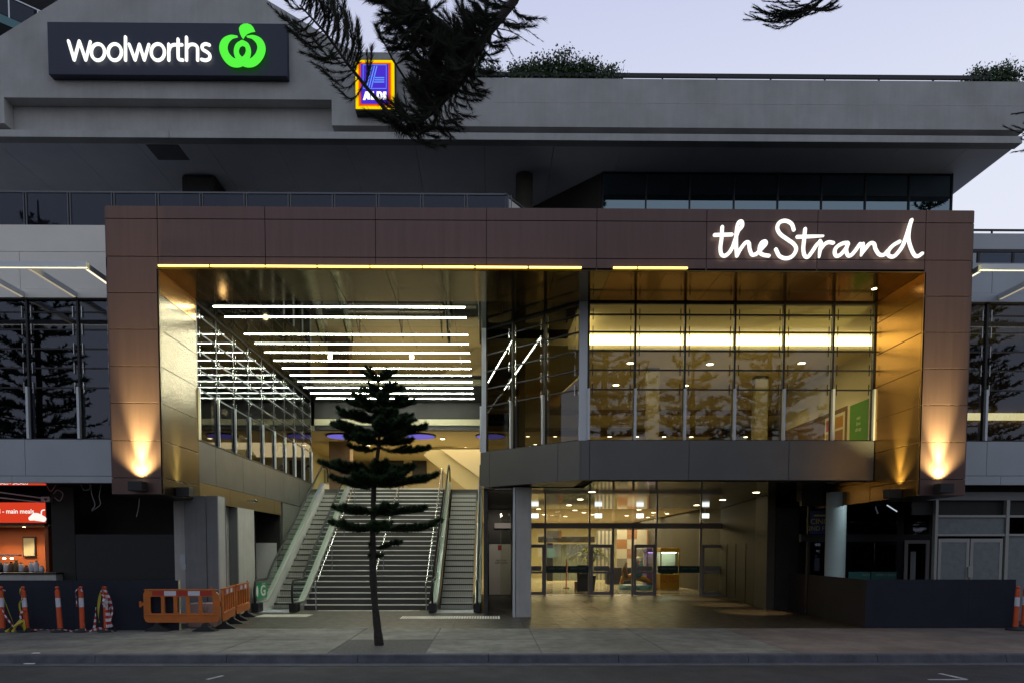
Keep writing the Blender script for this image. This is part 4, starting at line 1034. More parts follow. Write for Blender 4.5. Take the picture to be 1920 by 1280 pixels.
# tactile strips
def tactile(x0, x1, y0, y1, lab, slant=0, step=.075):
    mb = MB(); n = int((x1-x0)/step)
    for i in range(n):
        for j in range(max(1, int((y1-y0)/.075))):
            xa = x0+i*step+slant*(j*.075); mb.box(xa, xa+.052, y0+j*.075, y0+j*.075+.052, 0, .006)
    tag(mb.build('tactile_strip', 'tactile'), lab, 'tactile paving')
tactile(gnd(594, 1145).x, gnd(697, 1145).x, 21.72, 21.95, 'thin tactile strip at the stair foot left of the little pine')
tactile(gnd(702, 1145).x, gnd(790, 1145).x, 21.72, 21.95, 'thin tactile strip at the stair foot right of the little pine')
tactile(gnd(470, 1158).x, gnd(570, 1158).x, 19.7, 20.55, 'pale tactile strip at the foot of the left escalator')
tactile(gnd(748, 1160).x, gnd(940, 1160).x, 19.2, 19.95, 'pale tactile strip at the foot of the right escalator')

# security camera on the bronze band
t = thing('security_camera', 'small dome camera on the gold band left of the stairs', 'camera', (XL1+.1, 20.3, 3.25))
p = at(455, 938, 21.5); MB().bar((XL1, p.y, p.z), (XL1+.22, p.y, p.z), .04, .04).build('arm', 'steel', t)
MB().lathe((XL1+.25, p.y, p.z-.09), [(.02, 0), (.07, .04), (.075, .1), (.05, .12)], 14).build('dome', 'steel', t)

# ================================================================== HOARDINGS
h = thing('hoarding', 'long low navy hoarding behind the left bollards', 'hoarding', (gx(170, 1180, 16.4), 16.4, 0))
xh = [-17.5, gx(44, 1100, 16.4), gx(137, 1100, 16.4), gx(334, 1100, 16.4)]
for a, b in zip(xh[:-1], xh[1:]): box('panel', 'hoarding', h, a+.003, b-.003, 16.4, 16.42, .005, 1.2)
box('end_stud', 'beige', h, xh[-1]+.003, xh[-1]+.03, 16.40, 16.46, .005, 1.2)
h = thing('hoarding', 'low navy hoarding across the right side shops', 'hoarding', (11, 16.8, 0))
xh = [gx(1625, 1100, 16.85), gx(1817, 1100, 16.85), gx(1905, 1100, 16.85)]
for a, b in zip(xh[:-1], xh[1:]): box('panel', 'hoarding', h, a+.002, b-.002, 16.85, 16.87, .005, 1.21)
h2 = thing('hoarding', 'brownish return hoarding running back beside the entrance', 'hoarding', (9.5, 19, 0))
xq = gx(1625, 1100, 16.85); MB().obox((xq-.02, 16.85, .005), (.40, 5.2, 0), (.02, 0, 0), (0, 0, 1.2)).build('panel', 'hoarding_b', h2)

# ================================================================== BOLLARDS
def bollard(lab, x, y, lean=(0, 0), grp='orange and white temporary bollards', right=False):
    t = thing('bollard', lab, 'bollard', (x, y, 0), grp); k = Vector((lean[0], lean[1], 0))
    def prof(pts): return pts
    MB().lathe((x, y, 0), [(.20, 0), (.205, .02), (.19, .045), (.10, .06), (.07, .09)], 24).build('base', 'rubber', t)
    def seg(z0, z1, r0, r1): return MB().tube([Vector((x, y, 0))+k*z0+Vector((0, 0, z0)), Vector((x, y, 0))+k*z1+Vector((0, 0, z1))], [r0, r1], 20)
    seg(.06, .585, .057, .052).build('post', 'orange_red', t)
    seg(.585, .80, .0535, .0525).build('band', 'refl_white', t)
    m = seg(.80, .97, .052, .050); a = Vector((x, y, 0))+k
    m.tube([a+Vector((0, 0, z)) for z in (.97, .99, 1.01, 1.04, 1.06, 1.075)], [.045, .03, .03, .044, .04, .015], 16)
    m.build('cap', 'orange_red', t)
    return t
yb_ = 16.12
BX = [gx(4, 1140, yb_), gx(46, 1140, yb_), gx(109, 1140, yb_), gx(154, 1140, yb_), gx(199, 1140, yb_)]
bollard('orange bollard cut off by the left edge of the photo', BX[0], yb_, (-.01, 0))
bollard('leaning orange bollard wrapped in yellow and striped tape', BX[1]+.04, yb_, (-.06, 0))
bollard('clean orange bollard standing free third from the left', BX[2]+.04, yb_, (-.05, 0))
bollard('orange bollard with loose striped tape fourth from the left', BX[3], yb_, (-.02, 0))
bollard('orange bollard hung with thick striped and yellow tape fifth from the left', BX[4], yb_, (-.02, 0))
yr = 16.35
bollard('orange bollard at the right edge in front of its neighbour', gx(1905, 1140, yr), yr, (.03, 0), 'orange and white temporary bollards')
bollard('orange bollard at the right edge standing behind and cut off', gx(1920, 1140, yr+.35), yr+.35, (.02, 0), 'orange and white temporary bollards')
# barrier tape: striped ribbon built as two interleaved meshes
def ribbon(pts, w, label, red='refl_red', white='refl_white', step=.07, plain=None):
    c = catmull(pts, 14); c = [Vector(q) for q in c]
    # resample
    out_ = [c[0]]; acc = 0
    for a, b in zip(c[:-1], c[1:]):
        d = (b-a).length; u = 0
        while acc+d-u >= step:
            u += step-acc; acc = 0; out_.append(a.lerp(b, min(1, u/d)))
        acc += d-u
    A, Bm = MB(), MB(); ph = random.random()*6
    for i in range(len(out_)-1):
        p, q = out_[i], out_[i+1]; tw0 = ph+i*.35; tw1 = ph+(i+1)*.35
        def off(p, tw, q=q, p_=p):
            d = (q-p_).normalized(); s = d.cross(Vector((0, 1, 0)))
            if s.length < .1: s = Vector((1, 0, 0))
            s.normalize(); n2 = d.cross(s)
            return (s*math.cos(tw*.8)*.9+n2*.45*math.sin(tw))*w/2, n2*.002
        o0, t0 = off(p, tw0); o1, t1 = off(q, tw1)
        mb = A if (i % 2 == 0 or plain) else Bm
        mb.add([p-o0-t0, p+o0-t0, q+o1-t1, q-o1-t1, p-o0+t0, p+o0+t0, q+o1+t1, q-o1+t1], [(0, 1, 2, 3), (7, 6, 5, 4), (0, 4, 5, 1), (1, 5, 6, 2), (2, 6, 7, 3), (3, 7, 4, 0)])
    if plain: return tag(A.build('barrier_tape', plain), label, 'barrier tape')
    t = thing('barrier_tape', label, 'barrier tape', tuple(out_[0])); A.build('red_stripes', red, t); Bm.build('white_stripes', white, t)
    return t
def wrap(x, y, r, z0, z1, turns, jit=.03, n=30):
    return [(x+(r+random.uniform(0, jit))*math.cos(2*math.pi*turns*i/n), y-(r+random.uniform(0, jit))*abs(math.sin(2*math.pi*turns*i/n))-.0, z0+(z1-z0)*i/n) for i in range(n+1)]
yt = yb_-.10
ribbon([(BX[0]+.03, yt, 1.0), (BX[0]+.16, yt, .98), (BX[0]+.2, yt, .93)], .05, 'short loose end of striped tape beside the leftmost bollard')
ribbon([(BX[0]+.06, yt, .60), (BX[0]+.12, yt, .42), (BX[0]+.28, yt, .18), (BX[0]+.34, yt, .12)], .05, 'striped tape sagging from the leftmost bollard to the ground')
ribbon([(BX[0]+.04, yt+.02, .97), (BX[0]+.20, yt, .55), (BX[0]+.36, yt, .1)], .025, 'thin yellow tape running down between the first two bollards', plain='tape_y')
x = BX[1]
ribbon([(x-.02, yt+.02, 1.03), (x-.03, yt-.0, .9), (x+.05, yt-.01, .8), (x-.04, yt, .7), (x-.03, yt, .5), (x+.06, yt, .42)], .06, 'yellow tape wound around the second bollard', plain='tape_y')
ribbon([(x+.12, yt-.02, .5), (x+.0, yt-.03, .47), (x-.02, yt-.02, .35), (x+.02, yt, .2), (x-.02, yt-.02, .12)], .06, 'striped tape wound around the foot of the second bollard')
for k, (dx_, dy_) in enumerate(((-.34, -.1), (-.05, -.30), (.18, -.15), (-.2, -.22))):
    ribbon([(x+.02, yt, .22+.03*k), (x+dx_*.5, yt+dy_*.5, .16), (x+dx_, yt+dy_, .015)], .12, ('yellow tape heap spreading left at the second bollard', 'yellow tape end lying towards the kerb', 'yellow tape fold right of the second bollard', 'yellow tape fold in the heap by the second bollard')[k], plain='tape_y')
ribbon([(BX[1]+.2, yt+.02, .05), (BX[1]+.5, yt, .07), (BX[2]-.1, yt, .05), (BX[2]+.25, yt, .05), (BX[2]+.4, yt-.02, .02), (BX[3]-.1, yt, .06), (BX[3]+.02, yt, .05)], .05, 'striped tape lying on the ground between the bollards')
x = BX[3]
ribbon([(x+.02, yt, 1.02), (x-.08, yt, .98), (x-.07, yt, .8), (x-.06, yt, .55)], .05, 'striped tape hanging left of the fourth bollard')
ribbon([(x-.02, yt-.0, 1.04), (x+.06, yt, 1.0), (x+.07, yt, .85)], .045, 'striped tape end at the head of the fourth bollard')
ribbon([(x+.05, yt, .28), (x+.11, yt, .12), (x+.15, yt-.02, .02), (x+.25, yt, .03), (x+.33, yt, .12), (x+.36, yt, .35), (x+.38, yt, .6)], .05, 'striped tape looping from the fourth to the fifth bollard')
x = BX[4]
ribbon([(x-.02, yt, 1.05), (x-.08, yt, .85), (x-.12, yt, .6), (x-.13, yt, .4), (x-.11, yt, .22)], .085, 'broad yellow tape hanging left of the fifth bollard', plain='tape_y')
for k in range(5):
    j = .035*k
    ribbon([(x-.02+.01*k, yt-.01*k, 1.08-.01*k), (x+.03+j*.6, yt-.01*k, .95), (x+.05+j, yt-.01*k, .75), (x+.06+j, yt, .5), (x+.05+j*.9, yt-.01*k, .25), (x+.08+j*1.4, yt-.02, .08)], .05, 'strand %s of the striped tape bundle draped over the fifth bollard' % ('inmost', 'second', 'middle', 'fourth', 'outermost')[k])
ribbon([(x+.04, yt-.02, 1.05), (x-.05, yt-.03, .93), (x+.06, yt-.04, .82), (x-.02, yt-.03, .7), (x+.1, yt-.03, .6)], .055, 'striped tape crossing the face of the fifth bollard')
ribbon([(x-.3, yt, .03), (x-.1, yt-.03, .1), (x+.05, yt-.02, .05), (x+.25, yt, .02)], .06, 'striped tape crumpled at the foot of the fifth bollard')

# ================================================================== PLASTIC BARRIERS
def rrect(x0, x1, z0, z1, r, n=4):
    o = []
    for cx, cz, a0 in ((x1-r, z1-r, 0), (x0+r, z1-r, 90), (x0+r, z0+r, 180), (x1-r, z0+r, 270)):
        for i in range(n+1):
            a = rad(a0+90*i/n); o.append((cx+r*math.cos(a), cz+r*math.sin(a)))
    return o
def barrier(lab, p, q, width=None):
    """moulded panel from p to q on the ground, built locally along +X then turned"""
    p = Vector((*p, 0)); q = Vector((*q, 0)); ln = (q-p).length; ang = math.atan2(q.y-p.y, q.x-p.x)
    t = thing('barrier', lab, 'plastic barrier', tuple(p), 'orange plastic barriers with striped top bands', ang)
    T = Matrix.Translation(p) @ Matrix.Rotation(ang, 4, 'Z')
    def put(mb, nm, m, bv=0):
        mb.v = [tuple(T @ Vector(v)) for v in mb.v]; return mb.build(nm, m, t, bevel=bv)
    f = MB(); th = .045
    def pr(poly, y0=-th/2, th_=th): f.prism(poly, (0, y0, 0), (1, 0, 0), (0, 0, 1), (0, th_, 0))
    z0, z1 = .20, 1.0; h0, h1 = .42, .82
    # outline strips around five windows
    pr([(0, z0+.12), (.04, z0+.03), (.10, z0), (ln-.10, z0), (ln-.04, z0+.03), (ln, z0+.12), (ln, h0), (0, h0)])
    pr([(0, h1), (ln, h1), (ln, .86), (ln-.14, z1-.01), (ln-.2, z1), (.10, z1), (.04, z1-.03), (0, z1-.12)])
    nw = 5; m0 = ln*.09; pitch = (ln-2*m0)/nw; bw = pitch*.28
    pr([(0, h0+.001), (m0, h0+.001), (m0, h1-.001), (0, h1-.001)])
    pr([(ln-m0, h0+.001), (ln, h0+.001), (ln, h1-.001), (ln-m0, h1-.001)])
    for i in range(1, nw): pr([(m0+i*pitch-bw/2, h0+.001), (m0+i*pitch+bw/2, h0+.001), (m0+i*pitch+bw/2, h1-.001), (m0+i*pitch-bw/2, h1-.001)])
    # corner fillets of each window
    for i in range(nw):
        a = m0+i*pitch+(bw/2 if i else 0); b = m0+(i+1)*pitch-(bw/2 if i < nw-1 else 0)
        for (cx, cz, sx_, sz_) in ((a, h0, 1, 1), (b, h0, -1, 1), (a, h1, 1, -1), (b, h1, -1, -1)):
            k = .035; pr([(cx+sx_*.0005, cz+sz_*.0015), (cx+sx_*k, cz+sz_*.0015), (cx+sx_*k*.3, cz+sz_*k*.3), (cx+sx_*.0005, cz+sz_*k)], -th/2+.002, th-.004)
    f.box(.02, ln-.03, -th/2-.012, th/2+.012, z1-.03, z1-.005)
    f.box(.03, ln-.03, -th/2-.012, th/2+.012, z0+.17, z0+.2)
    f.box(-.10, -.001, -.02, .02, .60, .68); f.box(-.10, -.05, -.03, .03, .57, .71)
    f.cyl((ln-.20, 0, z1), .02, .05, 10)
    put(f, 'panel', 'orange', .006)
    bd_ = MB(); b0, b1 = m0+.03*ln, ln-m0-.01; zb0, zb1 = .845, .955; kk = 5; wv = (b1-b0)/kk; wh = MB()
    for i in range(kk):
        (wh if i % 2 else bd_).box(b0+i*wv, b0+(i+1)*wv, -th/2-.006, -th/2-.0005, zb0, zb1)
        (wh if i % 2 else bd_).box(b0+i*wv, b0+(i+1)*wv, th/2+.0005, th/2+.006, zb0, zb1)
    put(bd_, 'red_band', 'refl_red'); put(wh, 'white_band', 'refl_white')
    for xf in (ln*.19, ln*.81):
        ft_ = MB(); ft_.prism([(-.26, 0), (.26, 0), (.24, .03), (.06, .13), (.03, .20), (-.03, .20), (-.06, .13), (-.24, .03)], (xf-.10, 0, 0), (0, 1, 0), (0, 0, 1), (.20, 0, 0))
        put(ft_, 'foot', 'rubber', .008)
    # the feet of the nearest are turned out along the panel
    return t
# nearest barrier: feet turned lengthwise
yB = 16.28
bA = (gx(270, 1140, yB), yB); bBq = (gx(412, 1140, yB), yB)
def barrier_front():
    t = barrier('orange barrier facing the road in front of the grey pier, nearest of three', bA, bBq)
    for c in list(t.children):
        if c.name.startswith('foot'): bpy.data.objects.remove(c)
    ln = bBq[0]-bA[0]
    for xf in (ln*.19, ln*.81):
        MB().prism([(-.30, 0), (.28, 0), (.24, .03), (.07, .12), (.03, .20), (-.03, .20), (-.07, .12), (-.26, .03)], (bA[0]+xf, yB-.12, 0), (1, 0, 0), (0, 0, 1), (0, .24, 0)).build('foot', 'rubber', t, bevel=.01)
barrier_front()
barrier('orange barrier seen edge-on in the middle of the three', (-6.42, 16.45), (-6.78, 18.25))
barrier('farthest orange barrier seen edge-on beside the escalator', (-6.80, 18.38), (-7.04, 20.1))
t = thing('carton', 'pinkish printed carton on the ground behind the nearest barrier', 'box', (gx(375, 1150, 17), 17, 0))
xa, xb = gx(352, 1150, 17.0), gx(400, 1150, 17.0)
box('body', 'pinkbox', t, xa, xb, 17.0, 17.4, 0, .62, bevel=.01) if 'pinkbox' in M else None
M['pinkbox'] = mat('pink_printed_card', (.40, .28, .25), .8, var=.1, scale=5)
box('body', 'pinkbox', t, xa, xb, 17.0, 17.4, 0, .60, bevel=.01)
text('TOUGH\nBUILT', .09, ((xa+xb)/2+.12, 16.998, .47), 'brown', t, name='printing', ext=.0005) if False else text('|||| |||\n|||||||', .08, ((xa+xb)/2+.12, 16.997, .45), 'brown', t, name='printing', ext=.0005)
# road paint
rp = MB(); a = gnd(1740, 1273, -.155); b = gnd(1812, 1273, -.155); c = gnd(1762, 1262, -.155)
rp.obox((a.x, a.y-.04, -.155), (b.x-a.x, 0, 0), (0, .06, 0), (0, 0, .004)); rp.bar(Vector((b.x, b.y, -.1515)), Vector((c.x, c.y, -.1515)), .07, .005)
tag(rp.build('road_marking', 'roadline'), kind='structure')
rp = MB(); a = gnd(388, 1273, -.155); b = gnd(418, 1266, -.155); rp.bar(Vector((a.x, a.y, -.152)), Vector((b.x, b.y, -.152)), .06, .004)
tag(rp.build('road_marking', 'roadline'), kind='structure')
lt = MB(); a = gnd(54, 1241, -.14); lt.box(a.x, a.x+.18, 12.36, 12.42, -.145, -.135); tag(lt.build('paper_litter', 'white'), 'white scrap of paper in the gutter at left', 'litter')
lt = MB(); lt.box(gnd(42, 1228).x, gnd(42, 1228).x+.12, 12.68, 12.75, .0, .008); tag(lt.build('paper_litter', 'white'), 'pale scrap of paper lying on the kerb at left', 'litter')

# ================================================================== LEFT TAKEAWAY
YK = 19.3
ks = thing('takeaway_sign', 'red glowing takeaway lightbox reading main meals with a white swoosh', 'sign', (gx(43, 960, YK), YK, gz(43, 960, YK)))
a = P2(-70, 941, YK); b = P2(86, 979, YK)
box('case', 'dark', ks, a[0]-.03, b[0]+.03, YK+.004, YK+.2, b[1]-.03, a[1]+.02)
box('face', 'red_sign', ks, a[0], b[0], YK-.01, YK+.003, b[1], a[1])
text('d - main meals', .175, (gx(30, 958, YK), YK-.014, gz(40, 958, YK)), 'white_sign', ks, ext=.002, off=.002)
sw = MB(); stroke(sw, [(*P2(58, 971, YK), .12), (*P2(68, 968, YK), .22), (*P2(82, 972, YK), .16)], .1, (YK-.018, .006)); stroke(sw, [P2(78, 965, YK), P2(79, 957, YK), P2(84, 955, YK)], .035, (YK-.02, .006))
sw.build('swoosh', 'white_sign', ks)
ks2 = thing('takeaway_sign', 'thin edge of a red lit menu strip just below the wing fascia at left', 'sign', (gx(43, 906, 18.6), 18.6, 3.7))
box('face', 'red_sign', ks2, gx(-50, 906, 18.6), gx(82, 906, 18.6), 18.6, 18.7, gz(40, 908, 18.6), gz(40, 900, 18.6)+.1)
text('KEBABS - SALADS', .12, (gx(20, 905, 18.6), 18.595, gz(40, 905, 18.6)), 'white_sign', ks2, ext=.001)
tk = thing('takeaway_shop', 'small lit takeaway with orange walls behind the left hoarding', 'shop', (-14, 21, 0))
M['tk_orange'] = mat('orange_wall', (.34, .085, .022), .6, var=.1, scale=2)
box('back_wall', 'tk_orange', tk, -20, gx(96, 1000, 20.9), 20.88, 20.98, 0, 3.0); area('takeaway_light', (-14.2, 19.9, 2.55), 3, .8, 26, (1, .75, .45))
box('ceiling', 'cream', tk, -20, gx(90, 1000, YK+.2), YK+.3, 20.87, gz(40, 985, YK+.3), gz(40, 982, YK+.3)+.1)
box('side_wall', 'tk_orange', tk, gx(88, 1000, YK+.4), gx(88, 1000, YK+.4)+.1, YK+.3, 20.87, 0, 3.0)
ctz = gz(40, 1072, YK)
box('counter', 'pier', tk, -20, gx(105, 1080, YK-.3), YK-.3, YK+.5, 0, ctz-.05); box('counter_top', 'black', tk, -20, gx(107, 1080, YK-.3), YK-.33, YK+.5, ctz-.049, ctz)
fp_ = box('picture', 'dark', tk, gx(44, 1040, 20.84), gx(68, 1040, 20.84), 20.82, 20.87, gz(55, 1043, 20.84), gz(55, 1005, 20.84)); box('print', 'beige', fp_, gx(46, 1040, 20.84), gx(66, 1040, 20.84), 20.81, 20.819, gz(55, 1041, 20.84), gz(55, 1008, 20.84))
for i in range(9):
    x = gx(2+9.5*i, 1060, YK+.2); t = thing('jar', 'jar or dish on the takeaway counter, %s from the left' % ORD[i], 'jar', (x, YK+.2, ctz), 'jars and dishes on the takeaway counter')
    hh = random.uniform(.12, .32); MB().lathe((x, YK+.2, ctz), [(.05, 0), (.07, .03), (.065, hh*.8), (.03, hh)], 14).build('body', random.choice(['black', 'steel', 'brown', 'refl_white']), t, smooth=True)
    MB().cyl((x, YK+.2, ctz+hh), .035, .025, 12).build('lid', random.choice(['black', 'steel']), t)
t = thing('heat_lamp', 'glowing heat lamps above the takeaway counter', 'lamp', (gx(15, 1045, YK+.4), YK+.4, ctz+.5))
MB().bar((gx(-10, 1040, YK+.4), YK+.4, gz(15, 1040, YK+.4)), (gx(38, 1040, YK+.4), YK+.4, gz(15, 1040, YK+.4)), .12, .04).build('hood', 'steel', t)
for p_ in (8, 22): p = at(p_, 1045, YK+.36); MB().lathe(p-Vector((0, 0, .03)), [(.035, 0), (.04, .03)], 12).build('bulb', 'down', t)
for p_, l_ in ((45, 'small downlight in the takeaway ceiling above the picture'), (-10, 'small downlight in the takeaway ceiling by the left frame edge')): 
    p = at(p_, 984, 20.2); downlight(Vector((p.x, 20.2, gz(40, 985, YK+.3)-.002)), .05, 'down', 'downlights in the takeaway ceiling', l_, 70, 120)
# hanging cables and conduit in the gutted soffit
for k, pts in enumerate((((170, 905), (172, 925), (178, 945), (172, 955)), ((190, 905), (186, 930), (188, 945), (172, 957)), ((100, 925), (108, 918), (118, 925), (112, 938), (102, 932)), ((150, 905), (158, 918), (168, 915), (168, 905)), ((262, 928), (260, 950), (256, 968)), ((85, 905), (95, 920), (105, 908)))):
    mb = MB().tube([tuple(at(*p, 18.9)) for p in catmull(pts, 5)], .012, 6)
    tag(mb.build('cable', 'frame_grey', smooth=True), ('loose cable hanging from the gutted soffit with a hooked end', 'second loose cable joining the hooked one', 'coiled cable under the gutted soffit', 'looped cable just under the left wing fascia', 'thin cable hanging beside the left uplight', 'short sagging cable near the red sign')[k], 'cable')
for k, (a_, b_) in enumerate((((0, 922), (95, 935)), ((0, 932), (80, 941)))):
    tag(MB().bar(at(*a_, 18.7), at(*b_, 19.2), .05, .03).build('cable_tray', 'frame_grey'), ('upper slanting metal tray above the red takeaway sign', 'lower slanting metal tray above the red takeaway sign')[k], 'cable tray')
t = thing('loudspeaker', 'small grey box speaker at the corner of the red sign', 'speaker', (gx(88, 935, 19), 19, gz(88, 935, 19))); p = at(88, 935, 19)
MB().box(p.x-.14, p.x+.1, 18.95, 19.1, p.z-.07, p.z+.07).build('case', 'frame_grey', t, bevel=.01); MB().lathe((p.x, 18.93, p.z-.03), [(.03, 0), (.03, .05)], 12).build('cone', 'black', t)

# ================================================================== RIGHT SIDE SHOPS
YR = 20.6
rs = thing('glass_shopfront', 'dark glazed shopfront behind the pale round column', 'shopfront', (12, YR, 0))
M['tealband2'] = mat('teal_banner', (.05, .18, .165), .5)
def rx(p, Y=YR): return gx(p, 1000, Y)
zt1, zt2, zt3 = gz(1650, 948, YR), gz(1650, 1001, YR), gz(1650, 1018, YR)
f = MB(); f.box(rx(1500), rx(1745), YR-.06, YR+.06, zt2-.22, zt2); f.box(rx(1500), rx(1745), YR-.06, YR+.06, zt1, zt1+.15)
for p in (1516, 1685, 1690, 1742): f.box(rx(p)-.04, rx(p)+.04, YR-.05, YR+.05, 0, zt2-.221); f.box(rx(p)-.04, rx(p)+.04, YR-.05, YR+.05, zt2+.001, zt1-.001)
f.build('frame', 'dark', rs)
box('pane', 'glass_wing', rs, rx(1517), rx(1742), YR+.0, YR+.012, .02, zt2-.24); box('pane', 'glass_wing', rs, rx(1517), rx(1742), YR+.0, YR+.012, zt2+.01, zt1-.01)
box('lintel', 'darkroom', rs, rx(1500), rx(1750), YR-.05, YR+.3, zt1+.151, 4.2)
for a_, b_ in ((1592, 1633), (1635, 1684)):
    o_ = box('sign_band', 'tealband2' if 'tealband2' in M else 'tealband', rs, rx(a_), rx(b_), YR-.03, YR-.02, gz(1650, 1090, YR), gz(1650, 1071, YR))
    text('OPEN 7 DAYS' if a_ > 1600 else 'DAYS', .10, (rx(a_)+(rx(b_)-rx(a_))*(.55 if a_ > 1600 else .8), YR-.032, gz(1650, 1077, YR)), 'silver', o_, ext=.001)
dd = MB(); dd.box(rx(1694), rx(1700), YR-.1, YR-.061, 0, zt3+.1); dd.box(rx(1734), rx(1740), YR-.1, YR-.061, 0, zt3+.1); dd.box(rx(1700)+.001, rx(1734)-.001, YR-.1, YR-.061, zt3, zt3+.1)
do_ = dd.build('door', 'frame_grey', rs); box('notice', 'silver', do_, rx(1706), rx(1716), YR-.07, YR-.065, .9, 1.9)
ci = thing('cinema_sign', 'dim blue and yellow cinema notice behind the glass left of the pale column', 'sign', (rx(1537), YR-.05, 3.2))
M['cin'] = mat('dim_blue_board', (.02, .035, .11), .6); M['ciny'] = mat('dim_yellow_paint', (.42, .33, .03), .6)
YCn = 20.2
box('board', 'cin', ci, gx(1519, 980, YCn), gx(1564, 980, YCn), YCn, YCn+.02, gz(1540, 1000, YCn), gz(1540, 957, YCn))
text('CINEMA', .22, (gx(1545, 976, YCn), YCn-.004, gz(1540, 977, YCn)), 'ciny', ci, ext=.002); text('2ND FLOOR', .18, (gx(1546, 990, YCn), YCn-.004, gz(1540, 990, YCn)), 'ciny', ci, ext=.002)
box('bar', 'ciny', ci, gx(1526, 966, YCn), gx(1562, 966, YCn), YCn-.006, YCn-.001, gz(1540, 967, YCn), gz(1540, 964, YCn))
# pale column
xc = gx(1574.5, 1050, 19.4); cR_ = .27
M['palecol'] = mat('pale_column_paint', (.45, .55, .52), .55, var=.05, scale=2)
MB().cyl((xc, 19.4+cR_, 0), cR_, 3.6, 40).build('round_column', 'palecol', B, smooth=False)
area('shop_tube', (10.6, 18.6, 3.35), .08, 1.0, 9, (.75, .9, 1), (0, rad(60), 0))
# fluorescent tube reflecting
t = thing('tube_light', 'slim tube light glowing high behind the dark shopfront', 'tube light', (rx(1672), YR+.6, 3.3))
MB().bar(at(1663, 946, 21.6), at(1682, 958, 21.0), .03, .03).build('tube', 'led_soft', t) if 'led_soft' in M else None
M['led_soft'] = emat('soft_tube_glow', (.8, .9, 1), .6)
MB().bar(at(1663, 946, 20.3), at(1682, 958, 20.1), .03, .03).build('tube', 'led_soft', t)
# old silver shopfront at far right
YO = 18.35
of = thing('papered_shopfront', 'old silver framed shopfront with papered double doors at far right', 'shopfront', (14, YO, 0))
def ox(p): return gx(p, 1050, YO)
zz0, zz1, zz2, zz3 = gz(1830, 1002, YO), gz(1830, 967, YO), gz(1830, 937, YO), gz(1830, 1006, YO)
f = MB()
for p, w in ((1749, 5), (1881, 6), (1990, 6), (2080, 6)): f.box(ox(p), ox(p+w), YO-.06, YO+.06, 0, zz2)
for z in (zz0, zz1): 
    for a_, b_ in ((1754.5, 1880.5), (1887.5, 1989.5), (1996.5, 2079)): f.box(ox(a_), ox(b_), YO-.05, YO+.05, z-.03, z+.03)
f.build('frame', 'greyframe', of)
box('head', 'render_dark', of, XR0-.2, 20, YO-.02, YO+.3, zz2+.001, zz2+.22); box('fascia', 'darkroom', of, XR0+.04, 20, YO+.3, YO+.5, zz2+.1, 4.4)
box('back_panel', 'darkroom', of, XR0+.3, 20, YO+.09, YO+.15, zz1+.04, zz2-.001)
box('papered_pane', 'paper', of, ox(1755), ox(1880), YO-.01, YO+.01, zz0+.035, zz1-.035)
box('papered_pane', 'paper', of, ox(1888), ox(1990), YO-.01, YO+.01, 0.02, zz0-.035)
for a_, b_ in ((1757, 1815), (1817, 1877)):
    d = MB(); xa, xb = ox(a_), ox(b_); zt = zz0-.10
    d.box(xa, xa+.08, YO-.04, YO+.0, .02, zt); d.box(xb-.08, xb, YO-.04, YO+.0, .02, zt); d.box(xa+.081, xb-.081, YO-.04, YO, zt-.1, zt); d.box(xa+.081, xb-.081, YO-.04, YO, .02, .25)
    do_ = d.build('door', 'greyframe', of); box('papered_pane', 'paper', do_, xa+.081, xb-.081, YO-.03, YO-.02, .251, zt-.101)
box('lock', 'greyframe', of, ox(1812), ox(1821), YO-.09, YO-.045, 1.2, 1.5, bevel=.01)

# ================================================================== INSIDE THE GROUND FLOOR
wk = MB(); wk.box(-1, 14, 50, 50.2, 0, 5); wk.box(-1.2, -1, 30.3, 50, 0, 4.2); wk.build('mall_wall', 'beige', B)
box('mall_ceiling', 'ceil', B, -1, 14, 30.0, 50, 3.95, 4.1)
box('mall_right_wall', 'entrywall', B, dx(1358)-.0, dx(1358)+.15, YD+.1, 38, 0, 3.9)
# tiled back wall squares
tb = thing('tiled_wall', 'inner mall wall with orange, white and grey square panels', 'wall', (gx(1190, 1050, 44), 44, 0))
cols = ['tk_orange', 'white', 'pier_b']
M['tan'] = mat('tan_panel', (.27, .13, .065), .6); M['offwhite'] = mat('offwhite_panel', (.42, .40, .36), .6); M['gglass'] = mat('grey_green_shop_glass', (.20, .24, .20), .25, var=.25, scale=1.2)
pat = {(0, 0): 'white', (1, 0): 'tan', (2, 0): 'white', (3, 0): 'tan', (0, 1): 'tan', (1, 1): 'white', (2, 1): 'white', (3, 1): 'tan', (0, 2): 'white', (1, 2): 'tan', (2, 2): 'pier_b', (3, 2): 'tan', (0, 3): 'pier_b', (1, 3): 'white', (2, 3): 'pier_b', (3, 3): 'white'}
xw = gx(1157, 1030, 44)
for (i, j), m in pat.items(): box('panel', {'white': 'offwhite'}.get(m, m), tb, xw+i*.64+.004, xw+(i+1)*.64-.004, 44, 44.1, 3.3-j*.62-.615, 3.3-j*.62)
box('pilaster', 'cream', tb, xw+3.0, xw+3.3, 43.9, 44.2, 0, 3.9); box('red_banner', 'refl_red', tb, xw+2.25, xw+2.6, 43.2, 43.25, 2.2, 3.7)
box('dark_bulkhead', 'darkroom', B, gx(1010, 1000, 41), gx(1115, 1000, 41), 41, 41.4, gz(1060, 1016, 41), gz(1060, 1005, 41))
dsn = thing('hanging_sign', 'grey hanging directory sign inside the ground floor', 'sign', (gx(1035, 1000, 36), 36, 3))
box('board', 'pier_b', dsn, gx(1025, 1000, 36), gx(1047, 1000, 36), 36, 36.1, gz(1035, 1008, 36), gz(1035, 994, 36)); box('end', 'tan', dsn, gx(1047.3, 1000, 36), gx(1053, 1000, 36), 36, 36.1, gz(1035, 1008, 36), gz(1035, 994, 36))
